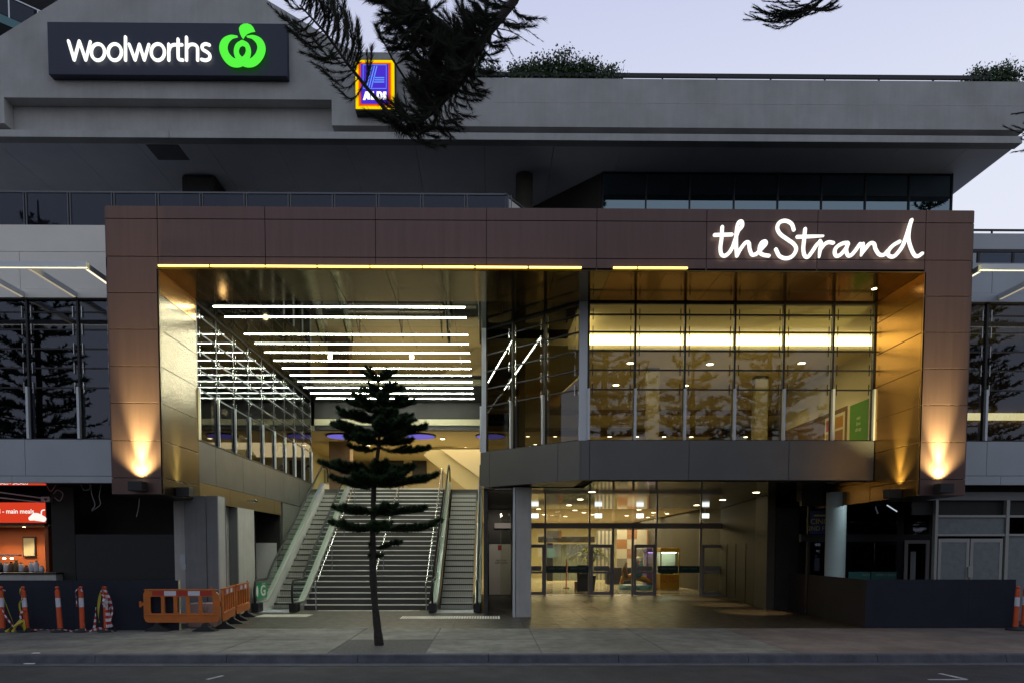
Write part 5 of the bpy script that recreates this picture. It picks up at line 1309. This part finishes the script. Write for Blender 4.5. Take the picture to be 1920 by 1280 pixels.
for p in (1026, 1050): box('hanger', 'steel', dsn, gx(p, 1000, 36), gx(p, 1000, 36)+.02, 36.04, 36.06, gz(1035, 994, 36), 3.94)
# shopfronts deep inside
sfi = thing('inner_shopfront', 'grey green glazed shopfront deep inside the ground floor at left', 'shopfront', (5, 42, 0))
for k in range(6):
    a_ = gx(1024+15*k, 1050, 42); b_ = gx(1038+15*k, 1050, 42); box('pane', 'gglass', sfi, a_, b_, 42, 42.05, .1, gz(1060, 1019, 42)); box('mullion', 'frame_grey', sfi, b_+.002, gx(1039+15*k, 1050, 42)-.002, 41.97, 42.08, 0, gz(1060, 1019, 42))
box('display', 'dark', sfi, gx(1025, 1050, 41.5), gx(1036, 1050, 41.5), 41.4, 41.6, .1, 2.4); box('poster_panel', 'kblue2' if 'kblue2' in M else 'teal', sfi, gx(1026, 1050, 41.3), gx(1041, 1050, 41.3), 41.3, 41.35, 1.5, 2.1)
slt = thing('roller_shutter', 'slatted pale shutter beside the square wall panels deep inside', 'shutter', (7.2, 43, 0))
for k in range(9): box('slat', 'offwhite' if k % 2 else 'pier_b', slt, gx(1118, 1050, 43)+k*.12, gx(1118, 1050, 43)+k*.12+.115, 43, 43.05, .1, 3.2)
for px_, z0_, z1_, lab_ in ((1062, 0, 1.15, 'slim red and white post sign standing in the mall'),):
    t_ = thing('post_sign', lab_, 'sign', (gx(px_, 1060, 35), 35, 0)); MB().cyl((gx(px_, 1060, 35), 35, 0), .03, 1.5, 8).build('post', 'refl_red', t_); MB().cyl((gx(px_, 1060, 35), 35, 0), .16, .04, 14).build('foot', 'black', t_)
# lit hanging boxes just inside the glass
for p, lab in ((1003, 'first'), (1122, 'second'), (1200, 'third'), (1323, 'fourth')):
    q = at(p, 966, 30.4); t = thing('emergency_light', lab+' white lit box hanging behind the transom glass from the left', 'emergency light', tuple(q), 'white lit boxes behind the transom glass')
    box('face', 'downcool', t, q.x-.16, q.x+.16, 30.4, 30.42, q.z-.10, q.z+.10); box('case', 'white', t, q.x-.17, q.x+.17, 30.421, 30.5, q.z-.11, q.z+.11); box('stem', 'steel', t, q.x-.01, q.x+.01, 30.45, 30.47, q.z+.111, 3.94)
for k_, (px_, Y) in enumerate(sorted(((1010, 33), (1047, 32), (1078, 34), (1095, 36), (1198, 33.5), (1225, 36), (1260, 32.2), (1251, 37), (1112, 38), (1175, 39), (1060, 40), (1215, 41), (1020, 38)))):
    downlight((gx(px_, 960, Y), Y, 3.948), .13, 'down', 'downlights in the ground floor mall ceiling', 'downlight in the mall ceiling behind the entrance glass, %s from the left' % ORD[k_], 60 if px_ in (1047, 1198, 1095, 1260, 1175) else 0, 120)
# palm in a pot
yp = 33.0; xp = gx(1105, 1080, yp)
pm = thing('potted_palm', 'potted palm with arching fronds behind the sliding doors', 'plant', (xp, yp, 0))
MB().lathe((xp, yp, 0), [(.24, 0), (.26, .03), (.33, .72), (.31, .74)], 20).build('pot', 'black', pm)
MB().lathe((xp, yp, .65), [(.29, 0), (.28, .05)], 20).build('soil', 'mulch', pm)
st_ = MB(); lfm = MB()
for k in range(11):
    a = k*2.4; r_ = random.uniform(.8, 1.25); hz = random.uniform(1.0, 1.6)
    pts = [Vector((xp, yp, .7)), Vector((xp+.1*math.cos(a), yp+.1*math.sin(a), .7+hz*.55)), Vector((xp+.45*r_*math.cos(a), yp+.45*r_*math.sin(a), .7+hz)), Vector((xp+r_*math.cos(a), yp+r_*math.sin(a), .7+hz*.72))]
    cc = [Vector(c) for c in catmull(pts, 8)]; st_.tube(cc, .012, 5)
    for i in range(9, len(cc)):
        d = (cc[i]-cc[i-1]).normalized(); s = d.cross(Vector((0, 0, 1))).normalized()
        for sg_ in (-1, 1):
            tip = cc[i]+s*sg_*.30+d*.12-Vector((0, 0, .12)); lfm.add([cc[i]-d*.035, cc[i]+d*.035, tip], [(0, 1, 2)])
st_.build('stems', 'leaf', pm); 
spot('palm_spot', (xp-.3, yp-.5, 3.7), (xp, yp, 1.4), 160, 60, .6)
M['palm'] = mat('palm_leaf', (.20, .22, .05), .5, var=.3, scale=4); lfm.build('fronds', 'palm', pm)
sb3 = thing('sandwich_board', 'dark chalkboard sign in front of the potted palm', 'sign', (gx(1093, 1080, 32.4), 32.4, 0)); xq = gx(1093, 1080, 32.4)
MB().obox((xq-.28, 32.3, 0), (.56, 0, 0), (0, .03, 0), (0, .15, 1.25)).build('board', 'dark', sb3); text('HONEST\nEATS', .15, (xq, 32.28+.1, .95), 'cream', sb3, rot=(rad(83), 0, 0), ext=.001)
box('base_box', 'tan', sb3, xq-.35, xq+.05, 32.6, 32.9, 0, .45)
# kiddie ride, claw machine, table
kr = thing('kiddie_ride', 'blue and orange coin-operated ride behind the middle doors', 'ride', (gx(1190, 1080, 34.2), 34.2, 0)); xk = gx(1192, 1080, 34.2)
M['kblue'] = mat('ride_blue', (.06, .20, .32), .35); M['kyel'] = mat('ride_yellow', (.42, .20, .03), .35)
MB().lathe((xk, 34.2, 0), [(.85, 0), (.86, .1), (.80, .22)], 24).build('base', 'kblue', kr)
MB().tube([(xk-.75, 34.2, .25), (xk-.65, 34.2, .55), (xk-.1, 34.2, .65), (xk+.45, 34.2, .5), (xk+.75, 34.2, .35)], [.08, .15, .18, .16, .08], 14).build('body', 'kyel', kr, smooth=True)
MB().tube([(xk+.1, 34.2, .6), (xk+.1, 34.2, .95), (xk+.12, 34.2, 1.35), (xk+.12, 34.2, 1.62)], [.2, .26, .22, .06], 14).build('figure', 'kblue', kr, smooth=True)
MB().lathe((xk+.12, 34.2, 1.35), [(.24, 0), (.25, .08), (.15, .24), (.03, .3)], 16).build('dome', 'silver', kr)
MB().tube([(xk-.55, 34.1, .6), (xk-.6, 34.1, 1.0), (xk-.5, 34.1, 1.35)], [.16, .14, .05], 12).build('seat', 'brown', kr, smooth=True)
MB().lathe((xk+.1, 33.93, 1.28), [(.03, 0), (.045, .03), (.02, .06)], 10).build('lamp', 'red_sign', kr)
tb2 = thing('table', 'table under a dark blue cloth behind the ride', 'table', (gx(1162, 1070, 38), 38, 0)); xt = gx(1162, 1070, 38); box('cloth', 'hoarding', tb2, xt-.7, xt+.7, 38, 38.7, .05, 1.0, bevel=.03)
def claw(px_, Y, w, lab, body, glow):
    x = gx(px_, 1080, Y); t = thing('claw_machine', lab, 'arcade machine', (x, Y, 0))
    box('cabinet', body, t, x-w, x+w, Y, Y+.8, .04, .80, bevel=.02); box('header', body, t, x-w, x+w, Y, Y+.8, 1.86, 2.08, bevel=.02)
    for sx_ in (-1, 1): box('post', body, t, x+sx_*(w-.03)-.03, x+sx_*(w-.03)+.03, Y, Y+.06, .801, 1.859)
    box('back', 'white', t, x-w+.02, x+w-.02, Y+.74, Y+.79, .801, 1.859); box('light', glow, t, x-w+.1, x+w-.1, Y+.3, Y+.4, 1.82, 1.855); box('glass', 'glass', t, x-w+.062, x+w-.062, Y+.02, Y+.03, .81, 1.85)
    tm = MB(); 
    for i in range(14): tm.lathe((x+random.uniform(-w+.14, w-.14), Y+random.uniform(.2, .65), .80), [(.05, 0), (.09, .06), (.08, .14), (.02, .19)], 8)
    tm.build('toys', random.choice(['leaf', 'refl_red']), t); return x, t
M['clawg'] = emat('claw_light', (.75, 1, .8), 18.0); M['clawp'] = emat('claw_purple', (.5, .25, 1), 3.0); M['yelp'] = mat('yellow_cabinet', (.42, .25, .02), .4); M['purp'] = mat('purple_cabinet', (.14, .09, .38), .4)
x, t = claw(1256, 33.0, .47, 'yellow claw machine lit green inside, behind the right glass', 'yelp', 'clawg')
text('Claw\nFACTORY', .2, (x, 32.99, .55), 'refl_red', t, ext=.002)
x, t = claw(1224, 34.5, .32, 'purple claw machine left of the yellow one', 'purp', 'clawp')
# chairs in the lounge behind the left glass
for p_, Y, lab in ((450, 23.5, 'white armchair behind the left atrium glass, the nearer'), (523, 26.0, 'white armchair behind the left atrium glass, the farther')):
    x = gx(p_, 850, Y)-.4; x = min(x, XL1-.7); t = thing('armchair', lab, 'armchair', (x, Y, 4.6))
    MB().prism([(-.35, .38), (.35, .42), (.5, 1.15), (.42, 1.2), (.25, .55), (-.3, .5)], (0, Y-.35, 4.6), (1, 0, 0), (0, 0, 1), (0, .7, 0)) .v
    mb = MB().prism([(-.35, .38), (.35, .38), (.62, 1.15), (.52, 1.2), (.25, .52), (-.35, .48)], (x, Y-.35, 4.6), (1, 0, 0), (0, 0, 1), (0, .7, 0)); mb.build('shell', 'white', t, bevel=.03)
    for sx_ in (-.28, .25):
        for sy_ in (-.28, .28): MB().cyl((x+sx_, Y+sy_, 4.6), .018, .38, 8).build('leg', 'steel', t)
    point('lounge_glow', (x+.3, Y-1, 6.4), 14, r=.1)
# posters inside at right
XW_ = 11.6
ps = thing('poster', 'green poster with pale writing on the upper room side wall', 'poster', (XW_, 21.5, 6))
M['grn'] = mat('green_poster', (.06, .26, .03), .6); M['pale'] = mat('pale_text', (.5, .6, .4), .6)
XW = 11.598
ya, yb2 = 20.95, 22.0
box('board', 'grn', ps, XW-.02, XW, ya, yb2, 5.0, 6.55); text('eat\nlive\nshop', .18, (XW-.024, (ya+yb2)/2, 5.9), 'pale', ps, rot=(math.pi/2, 0, -math.pi/2), ext=.001)
ps = thing('poster', 'poster with red and orange food pictures beside the green one', 'poster', (XW_, 22.8, 6)); box('board', 'cream', ps, XW-.03, XW-.002, 22.3, 23.6, 5.0, 6.45)
for i in range(2):
    for j in range(3): box('picture', ['refl_red', 'tan', 'kyel'][(i+j) % 3], ps, XW-.036, XW-.031, 22.4+i*.6, 22.9+i*.6, 5.08+j*.45, 5.45+j*.45)

# ================================================================== TOWER at top left
tw = thing('apartment_tower', 'teal and grey apartment block with white rails behind the gable at top left', 'building', (-28, 40, 0))
A0 = at(0, 30, 36); A1 = at(60, 62, 36*1.03)
dirn = Vector((A1.x-A0.x, A1.y-A0.y, 0)).normalized(); dirn = Vector((.74, .67, 0)); nrm = Vector((-dirn.y, dirn.x, 0))
def tslab(pl, pr_, drop, m='teal'): pass
A = at(0, 26, 36); z_top = A.z; ed = at(45, 46, 37.2)
O = Vector((A.x, A.y, 0))-dirn*14
ln_ = 14+1.95
for zt_, nm2, ext_ in ((z_top, 'lower', ln_), (z_top+2.95, 'upper', ln_+1.4), (z_top+5.9, 'top', ln_+1.4)):
    MB().obox(O+Vector((0, 0, zt_-.42)), dirn*ext_, nrm*.12, (0, 0, .42)).build('fascia', 'teal', tw)
    MB().obox(O+nrm*.121+Vector((0, 0, zt_-.36)), dirn*ext_, nrm*6, (0, 0, .3)).build('slab', 'render_dark', tw)
    MB().obox(O+Vector((0, 0, zt_+1.0)), dirn*ext_, nrm*.05, (0, 0, .06)).build('rail', 'fin', tw)
    for k in range(7):
        MB().obox(O+dirn*(ln_-.35-1.25*k)+Vector((0, 0, zt_)), dirn*.06, nrm*.06, (0, 0, 1.0)).build('post', 'fin', tw)
    MB().obox(O+nrm*.02+Vector((0, 0, zt_+.05)), dirn*(ext_-.5), nrm*.02, (0, 0, .9)).build('pane', 'glass_bal', tw)
MB().obox(O+nrm*2.5+Vector((0, 0, 0)), dirn*(ln_-.5), nrm*8, (0, 0, z_top+9)).build('wall', 'darkroom', tw)

# ================================================================== FOLIAGE
def tri_mesh(name, V, m, parent=None):
    n = len(V)//3; me = bpy.data.meshes.new(name)
    me.vertices.add(3*n); me.vertices.foreach_set('co', V.astype(np.float32).ravel())
    me.loops.add(3*n); me.loops.foreach_set('vertex_index', np.arange(3*n, dtype=np.int32))
    me.polygons.add(n); me.polygons.foreach_set('loop_start', np.arange(0, 3*n, 3, dtype=np.int32)); me.polygons.foreach_set('loop_total', np.full(n, 3, np.int32))
    me.materials.append(M[m]); me.update(); me.validate()
    o = bpy.data.objects.new(name, me); COL.objects.link(o)
    if parent is not None: o.parent = parent; o.matrix_parent_inverse = world_of(parent).inverted()
    return o
def norm(a): return a/np.maximum(1e-9, np.linalg.norm(a, axis=-1, keepdims=True))
def brush(path, n, ln, w, lean=.5, up=0.0, taper=True, jit=.3, curl=None):
    """needles standing round a stem path; returns triangle soup"""
    P = np.array([list(p) for p in path], float); seg = np.linalg.norm(np.diff(P, axis=0), axis=1); cum = np.r_[0, np.cumsum(seg)]
    s = RNG.random(n)**.85*cum[-1]; i = np.clip(np.searchsorted(cum, s)-1, 0, len(seg)-1); t = ((s-cum[i])/np.maximum(seg[i], 1e-9))[:, None]
    base = P[i]*(1-t)+P[i+1]*t; ax = norm(P[i+1]-P[i])
    r = RNG.normal(size=(n, 3)); r = norm(r-ax*(r*ax).sum(1, keepdims=True))
    d = norm(r+ax*lean+np.array([0, 0, up])+RNG.normal(size=(n, 3))*jit*.4)
    L_ = ln*(1+jit*RNG.normal(size=(n, 1))); 
    if taper: L_ = L_*(.55+.45*np.sin(np.clip(s/cum[-1], 0, 1)*math.pi*.85+.3))[:, None]
    tip = base+d*L_; side = norm(np.cross(d, RNG.normal(size=(n, 3))))*w/2
    V = np.stack([base-side, base+side, tip], 1).reshape(-1, 3); return V

# --- young pine in the pit
px0 = gnd(711, 1208); YT = px0.y
tr = thing('young_pine', 'slender young pine with tiered branches growing from the footpath pit', 'tree', (px0.x, YT, 0))
tp = [(711, 1208), (707, 1170), (702, 1120), (699, 1070), (699, 1010), (700, 950), (702, 900), (707, 860), (711, 820), (711, 760), (710, 715), (710, 690)]
tk_ = [tuple(at(x, y, YT)) for x, y in tp]; tk_[0] = (px0.x, YT, -.02)
MB().tube([tuple(c) for c in catmull(tk_, 4)], [(.088-.08*(i/(len(tk_)*4-4)))*random.uniform(.88, 1.14) for i in range((len(tk_)-1)*4+1)], 12).build('trunk', 'bark', tr, smooth=True)
tiers = [ # y px, left px, right px, n branches, up-lift, brush length
 (716, 680, 741, 6, .20, .06), (742, 678, 752, 6, .08, .07), (772, 655, 771, 7, .10, .085), (790, 640, 765, 7, .05, .08), (812, 632, 790, 7, .04, .10), (828, 652, 768, 5, -.02, .085),
 (838, 658, 798, 2, -.08, .075), (882, 612, 770, 5, .0, .10), (894, 640, 760, 4, .08, .09), (908, 626, 808, 6, .02, .10), (960, 634, 790, 5, .0, .095), (990, 626, 812, 5, -.02, .095), (1024, 694, 745, 3, .05, .075), (1045, 692, 716, 3, .05, .055)]
def trunk_x(y):
    for (xa, ya_), (xb, yb3) in zip(tp[:-1], tp[1:]):
        if ya_ >= y >= yb3: return xb+(xa-xb)*(y-yb3)/(ya_-yb3)
    return 710
for ti, (yp_, xl_, xr_, nb_, lift, bl_) in enumerate(tiers):
    c = at(trunk_x(yp_), yp_, YT); Rl = abs(at(xl_, yp_, YT).x-c.x); Rr = abs(at(xr_, yp_, YT).x-c.x)
    a0 = RNG.random()*1.0
    for k in range(nb_):
        an = 2*math.pi*k/nb_+a0*.5+RNG.normal()*.12
        ca_, sa_ = math.cos(an), math.sin(an); wl_ = Rr if ca_ > 0 else Rl
        R_ = (wl_*abs(ca_)+min(Rl, Rr)*.9*abs(sa_))/(abs(ca_)+abs(sa_))*RNG.uniform(.85, 1.08)
        if k == 0: an, ca_, sa_, R_ = 0, 1, .12, Rr
        if k == nb_//2: ca_, sa_, R_ = -1, .1, Rl
        pts = [c+Vector((ca_*R_*u, sa_*R_*u, lift*R_*1.6*u**.8+((.07+.05*(ti % 2))*R_*u*u if ti > 2 else .1*u)-.03*R_*math.sin(u*math.pi)*(ti > 3)+RNG.normal()*.022*(u > 0))) for u in (0, .25, .5, .75, 1)]
        stem = MB().tube(pts, [.016, .013, .011, .009, .004], 6)
        V = [brush(pts, int(1700*R_), bl_*1.12, .010, .8, .25)]
        ns_ = int(4+R_*8)
        for q in range(ns_):
            u = .25+.7*q/max(1, ns_-1); b0_ = pts[0].lerp(pts[-1], u); i_ = min(3, int(u*4)); b0_ = pts[i_].lerp(pts[i_+1], u*4-i_)
            sd = (-1)**q; dv = Vector((ca_*.75-sd*sa_*.7, sa_*.75+sd*ca_*.7, .12)).normalized()*R_*RNG.uniform(.28, .45)*(1.15-u*.5)
            sp_ = [b0_, b0_+dv*.5+Vector((0, 0, .01)), b0_+dv+Vector((0, 0, .045))]; stem.tube(sp_, [.006, .005, .003], 5)
            V.append(brush(sp_, int(2300*dv.length)+40, bl_*.95, .010, .8, .3))
        so2 = stem.build('branch', 'bark', tr); tri_mesh('needles', np.concatenate(V), 'needle', so2)

# --- big pine behind the camera whose limbs hang into the view; more pines mirrored in the glass
def big_pine(x, y, ht, lab, seed, r0=.3, cast=None, mn=.16):
    rg = np.random.default_rng(seed)
    t = thing('norfolk_pine', lab, 'tree', (x, y, 0), 'tall seaside pines')
    MB().tube([(x, y, -.2), (x+.1, y, ht*.5), (x, y, ht)], [r0, r0*.6, .05], 12).build('trunk', 'bark', t, smooth=True)
    V = []; st2 = MB(); z = ht*mn
    while z < ht*.99:
        fr_ = 1-(z-ht*mn)/(ht*(1-mn)); R_ = .5+fr_**.8*4.2; nbr = 6
        a0 = rg.random()*3
        for k in range(nbr):
            an = a0+2*math.pi*k/nbr+rg.normal()*.1; Rk = R_*rg.uniform(.75, 1.05); c = Vector((x, y, z+rg.normal()*.12))
            dv = Vector((math.cos(an), math.sin(an), 0)); pts = [c+dv*Rk*u+Vector((0, 0, -.10*Rk*u+.2*Rk*u*u)) for u in (0, .3, .6, 1)]
            st2.tube(pts, [.05, .04, .03, .01], 5); V.append(brush(pts, int(45*Rk), .24, .08, .6, .3))
            for q in range(int(Rk*3.2)):
                u = .3+.7*rg.random(); b0_ = pts[0].lerp(pts[-1], u); sd = -1 if q % 2 else 1
                tv = (dv*.7+Vector((-dv.y, dv.x, 0))*sd*.8+Vector((0, 0, .25))).normalized()*rg.uniform(.5, 1.0)*min(1, .4+fr_)
                V.append(brush([b0_, b0_+tv*.6, b0_+tv+Vector((0, 0, .1))], 30, .24, .09, .7, .3))
        z += (.95+.4*(fr_ < .4))*1.0
    st2.build('limbs', 'bark', t); tri_mesh('needles', np.concatenate(V), 'needle', t); return t
for x_, y_, h_, sd_, where in ((-36, -11, 27, 3, 'farthest left'), (-28.5, -8, 24, 4, 'second from the left'), (-21.5, -9.5, 20, 5, 'third from the left'), (7.5, -9, 27, 6, 'just right of the camera'), (13, -8, 16, 7, 'fifth from the left'),
                             (18.5, -9.5, 21, 8, 'sixth from the left'), (24.5, -8.5, 17, 9, 'seventh from the left'), (31, -9, 28, 10, 'farthest right')):
    big_pine(x_, y_, h_, 'tall seaside pine across the road mirrored in the glass, '+where, sd_, mn=.10)

hp_ = thing('hanging_pine', 'large dark pine whose ragged fronds hang across the top of the view', 'tree', (4.2, -3.0, 0))
MB().tube([(4.2, -3.0, -.3), (4.1, -2.9, 5), (4.1, -2.8, 11), (4.0, -2.8, 16)], [.34, .28, .2, .08], 14).build('trunk', 'bark', hp_, smooth=True)
YH = 7.2
def hp2(px, py, dy=0): return at(px, py, YH+dy)
lim = MB(); Vn = []
root = Vector((4.1, -2.8, 10.2))
lB = [hp2(990, -60), hp2(965, 0), hp2(905, 75), hp2(868, 150), hp2(812, 208), hp2(760, 246)]
lim.tube([root, Vector((2.8, 2, 10.2)), Vector((1.4, 5.5, 9.3))]+lB, [.12, .10, .07, .05, .045, .04, .035, .03, .035], 8)
lA = [hp2(760, 246), hp2(722, 205), hp2(690, 168), hp2(650, 118), hp2(610, 62), hp2(562, 10)]
lim.tube(lA, [.035, .020, .018, .015, .013, .007], 7)
lC = [hp2(905, 75), hp2(850, 60, .2), hp2(800, 20, .3), hp2(770, -20, .4)]; lim.tube(lC, [.03, .025, .02, .015], 6)
lD = [hp2(868, 150), hp2(815, 120, -.1), hp2(778, 70, -.1), hp2(765, 20, -.1)]; lim.tube(lD, [.02, .018, .015, .01], 6)
lE = [hp2(812, 208), hp2(770, 165, .2), hp2(735, 110, .2), hp2(720, 80, .2)]; lim.tube(lE, [.016, .012, .01, .006], 6)
def tail(p0, p1, bend, n=110, ln=.075, w=.0045, dy=0, lean=1.6):
    if 640 < (p0[0]+p1[0])/2 < 765 and 95 < (p0[1]+p1[1])/2 < 222 and RNG.random() < .72: return
    a, b = Vector(hp2(*p0, dy)), Vector(hp2(*p1, dy+RNG.normal()*.06)); m = (a+b)/2+Vector((bend[0], 0, -bend[1]))*YH/FPX
    pts = [Vector(c) for c in catmull([tuple(a), tuple(m), tuple(b)], 4)]
    lim.tube(pts, [.006*(1-.8*i/(len(pts)-1)) for i in range(len(pts))], 4, cap=False)
    Vn.append(brush(pts, int(n*2.4), ln*1.3, w*1.35, lean*1.35, 0, True, .35))
def tails_along(L_, count, direction, length, bend, spread=25, dy=0, n=90, ln=.075, lean=1.6, taper=0):
    pr2 = [(PX+FPX*v.x/-v.z, PY-FPX*v.y/-v.z) for v in [RCAM.transposed() @ (Vector(p)-CAMLOC) for p in L_]]
    for i in range(count):
        u = (i+RNG.random()*.8)/count*(len(pr2)-1); k = min(len(pr2)-2, int(u)); f_ = u-k
        x = pr2[k][0]*(1-f_)+pr2[k+1][0]*f_; y = pr2[k][1]*(1-f_)+pr2[k+1][1]*f_
        dl = length*RNG.uniform(.6, 1.15); a = math.radians(direction+RNG.normal()*spread)
        tail((x, y), (x+dl*math.cos(a), y-dl*math.sin(a)), (bend[0]*RNG.uniform(.3, 1.2), bend[1]*RNG.uniform(.3, 1.2)), n, ln, dy=dy+RNG.normal()*.12, lean=lean)
tails_along(lA[2:], 44, 82, 95, (8, 6), 9, n=95, ln=.06); tails_along(lA[:3], 5, 80, 60, (8, 6), 9, n=60, ln=.05)
tails_along(lA[2:], 22, 165, 78, (5, 22), 14, n=80, ln=.055)
tails_along(lB[1:5], 60, 160, 72, (0, 18), 25, n=110, ln=.075)
tails_along(lB[1:], 34, -40, 62, (-10, 12), 22, n=80, ln=.06)
tails_along(lC, 56, 200, 85, (0, 15), 40, n=130, ln=.08)
tails_along(lD, 50, 105, 65, (0, 10), 45, n=120, ln=.075)
tails_along(lE, 9, 70, 50, (0, 8), 35, n=90, ln=.06)
tails_along(lB[2:], 44, 120, 90, (0, 8), 30, n=130, ln=.08)
for p0, p1, bd2 in (((920, 45), (1018, 78), (0, -14)), ((918, 52), (1000, 85), (0, -8)), ((915, 60), (962, 105), (4, -6)), ((925, 40), (985, 55), (0, -10)), ((760, 245), (838, 262), (-10, 14)), ((880, 130), (915, 170), (-8, 10)), ((750, 240), (830, 255), (-4, 20))):
    tail(p0, p1, bd2, 45, .03, .0035, lean=2.5)
# knot of fronds at the hanging tip
Vn.append(brush([hp2(728, 222), hp2(760, 250), hp2(795, 230)], 900, .10, .007, .3, 0, False))
Vn.append(brush([hp2(700, 178), hp2(745, 238)], 260, .04, .006, .5))
# top right spray
lR = [hp2(1600, -90), hp2(1565, -20), hp2(1525, 14), hp2(1480, 30)]
lim.tube([root, Vector((4.6, 2, 10.6)), Vector((4.4, 5.5, 9.8))]+lR, [.1, .09, .06, .03, .014, .012, .006], 7)
for i in range(34):
    x = 1480+80*RNG.random(); y = 24-(x-1480)*.28+RNG.normal()*6
    tail((x, y), (x-RNG.uniform(50, 95), y+RNG.uniform(-12, 26)), (0, RNG.uniform(2, 16)), 60, .035, .0042, lean=2.4)
for i in range(10): x = 1500+60*RNG.random(); tail((x, 20), (x+RNG.uniform(20, 50), 20-RNG.uniform(5, 40)), (0, 3), 50, .04, .004, lean=2)
# right edge spray
lS = [hp2(2010, 120), hp2(1965, 200), hp2(1930, 235)]
lim.tube([Vector((7.2, 5.0, 10.4))]+lS, [.03, .02, .015, .006], 6); lim.tube([root, Vector((6, 1, 10.8)), Vector((7.2, 5, 10.4))], [.09, .06, .03], 7)
for i in range(9): y = 190+80*RNG.random(); tail((1960, y), (1960-RNG.uniform(30, 80), y+RNG.uniform(-5, 40)), (0, RNG.uniform(0, 14)), 55, .035, .0042, lean=2.4)
lo = lim.build('limbs', 'bark', hp_, smooth=True); tri_mesh('needles', np.concatenate(Vn), 'needle_f', hp_)

# --- rooftop hedges
def hedge(name, lab, x0, x1, y, z0, hfun, dens, parent=None, depth=.9):
    t = thing(name, lab, 'shrub', ((x0+x1)/2, y, z0)); V = []; st2 = MB(); x = x0
    while x < x1:
        hh = hfun((x-x0)/(x1-x0)); 
        for k in range(2):
            yy_ = y+RNG.uniform(0, depth); tip = Vector((x+RNG.normal()*.12, yy_, z0+hh*RNG.uniform(.8, 1.08))); st2.tube([(x, yy_, z0-.2), tuple(tip)], [.015, .005], 4)
            n = int(dens*hh); c = np.array([x, yy_, z0])+np.stack([RNG.normal(size=n)*.13, RNG.normal(size=n)*.13, RNG.random(n)**.9*(tip.z-z0)], 1)
            d = norm(RNG.normal(size=(n, 3))); s = norm(np.cross(d, RNG.normal(size=(n, 3)))); L_ = .075*RNG.uniform(.7, 1.3, (n, 1))
            a_, b_, c_, d_ = c-d*L_*.5, c+s*L_*.28, c+d*L_*.5, c-s*L_*.28
            V.append(np.stack([a_, b_, c_, a_, c_, d_], 1).reshape(-1, 3))
        x += .11
    st2.build('stems', 'bark', t); tri_mesh('leaves', np.concatenate(V), 'leaf', t)
yh = YF+.5
def hf(x0p, x1p, tops):
    def f(u):
        k = u*(len(tops)-1); i = min(len(tops)-2, int(k)); y = tops[i]+(tops[i+1]-tops[i])*(k-i)
        return gz(x0p+(x1p-x0p)*u, y+RNG.normal()*2.0, yh)-(zA-.1)
    return f
def hdg(lab, x0p, x1p, tops, dens): hedge('hedge', lab, gx(x0p, 140, yh), gx(x1p, 140, yh), yh, zA-.1, hf(x0p, x1p, tops), dens, depth=.35)
hdg('dense green hedge behind the parapet right of the hanging fronds', 962, 1160, (118, 104, 112, 100, 96, 103, 97, 104, 108, 103, 128, 116, 126), 330)
hdg('ragged thin green shrub behind the parapet beside the hanging fronds', 800, 945, (120, 108, 118, 104, 112, 102, 128, 106, 132), 170)
hdg('green shrub on the parapet at the right edge', 1826, 1916, (138, 122, 127, 116, 120, 114, 122, 118), 300)
# lettering becomes plain meshes
bpy.context.view_layer.update()
dg = bpy.context.evaluated_depsgraph_get()
for o in [o for o in COL.objects if o.type == 'FONT']:
    me = bpy.data.meshes.new_from_object(o.evaluated_get(dg)); nm = o.name; n = bpy.data.objects.new(nm, me)
    n.parent = o.parent; n.matrix_parent_inverse = o.matrix_parent_inverse.copy(); n.matrix_basis = o.matrix_basis.copy()
    bpy.data.objects.remove(o); n.name = nm; COL.objects.link(n)
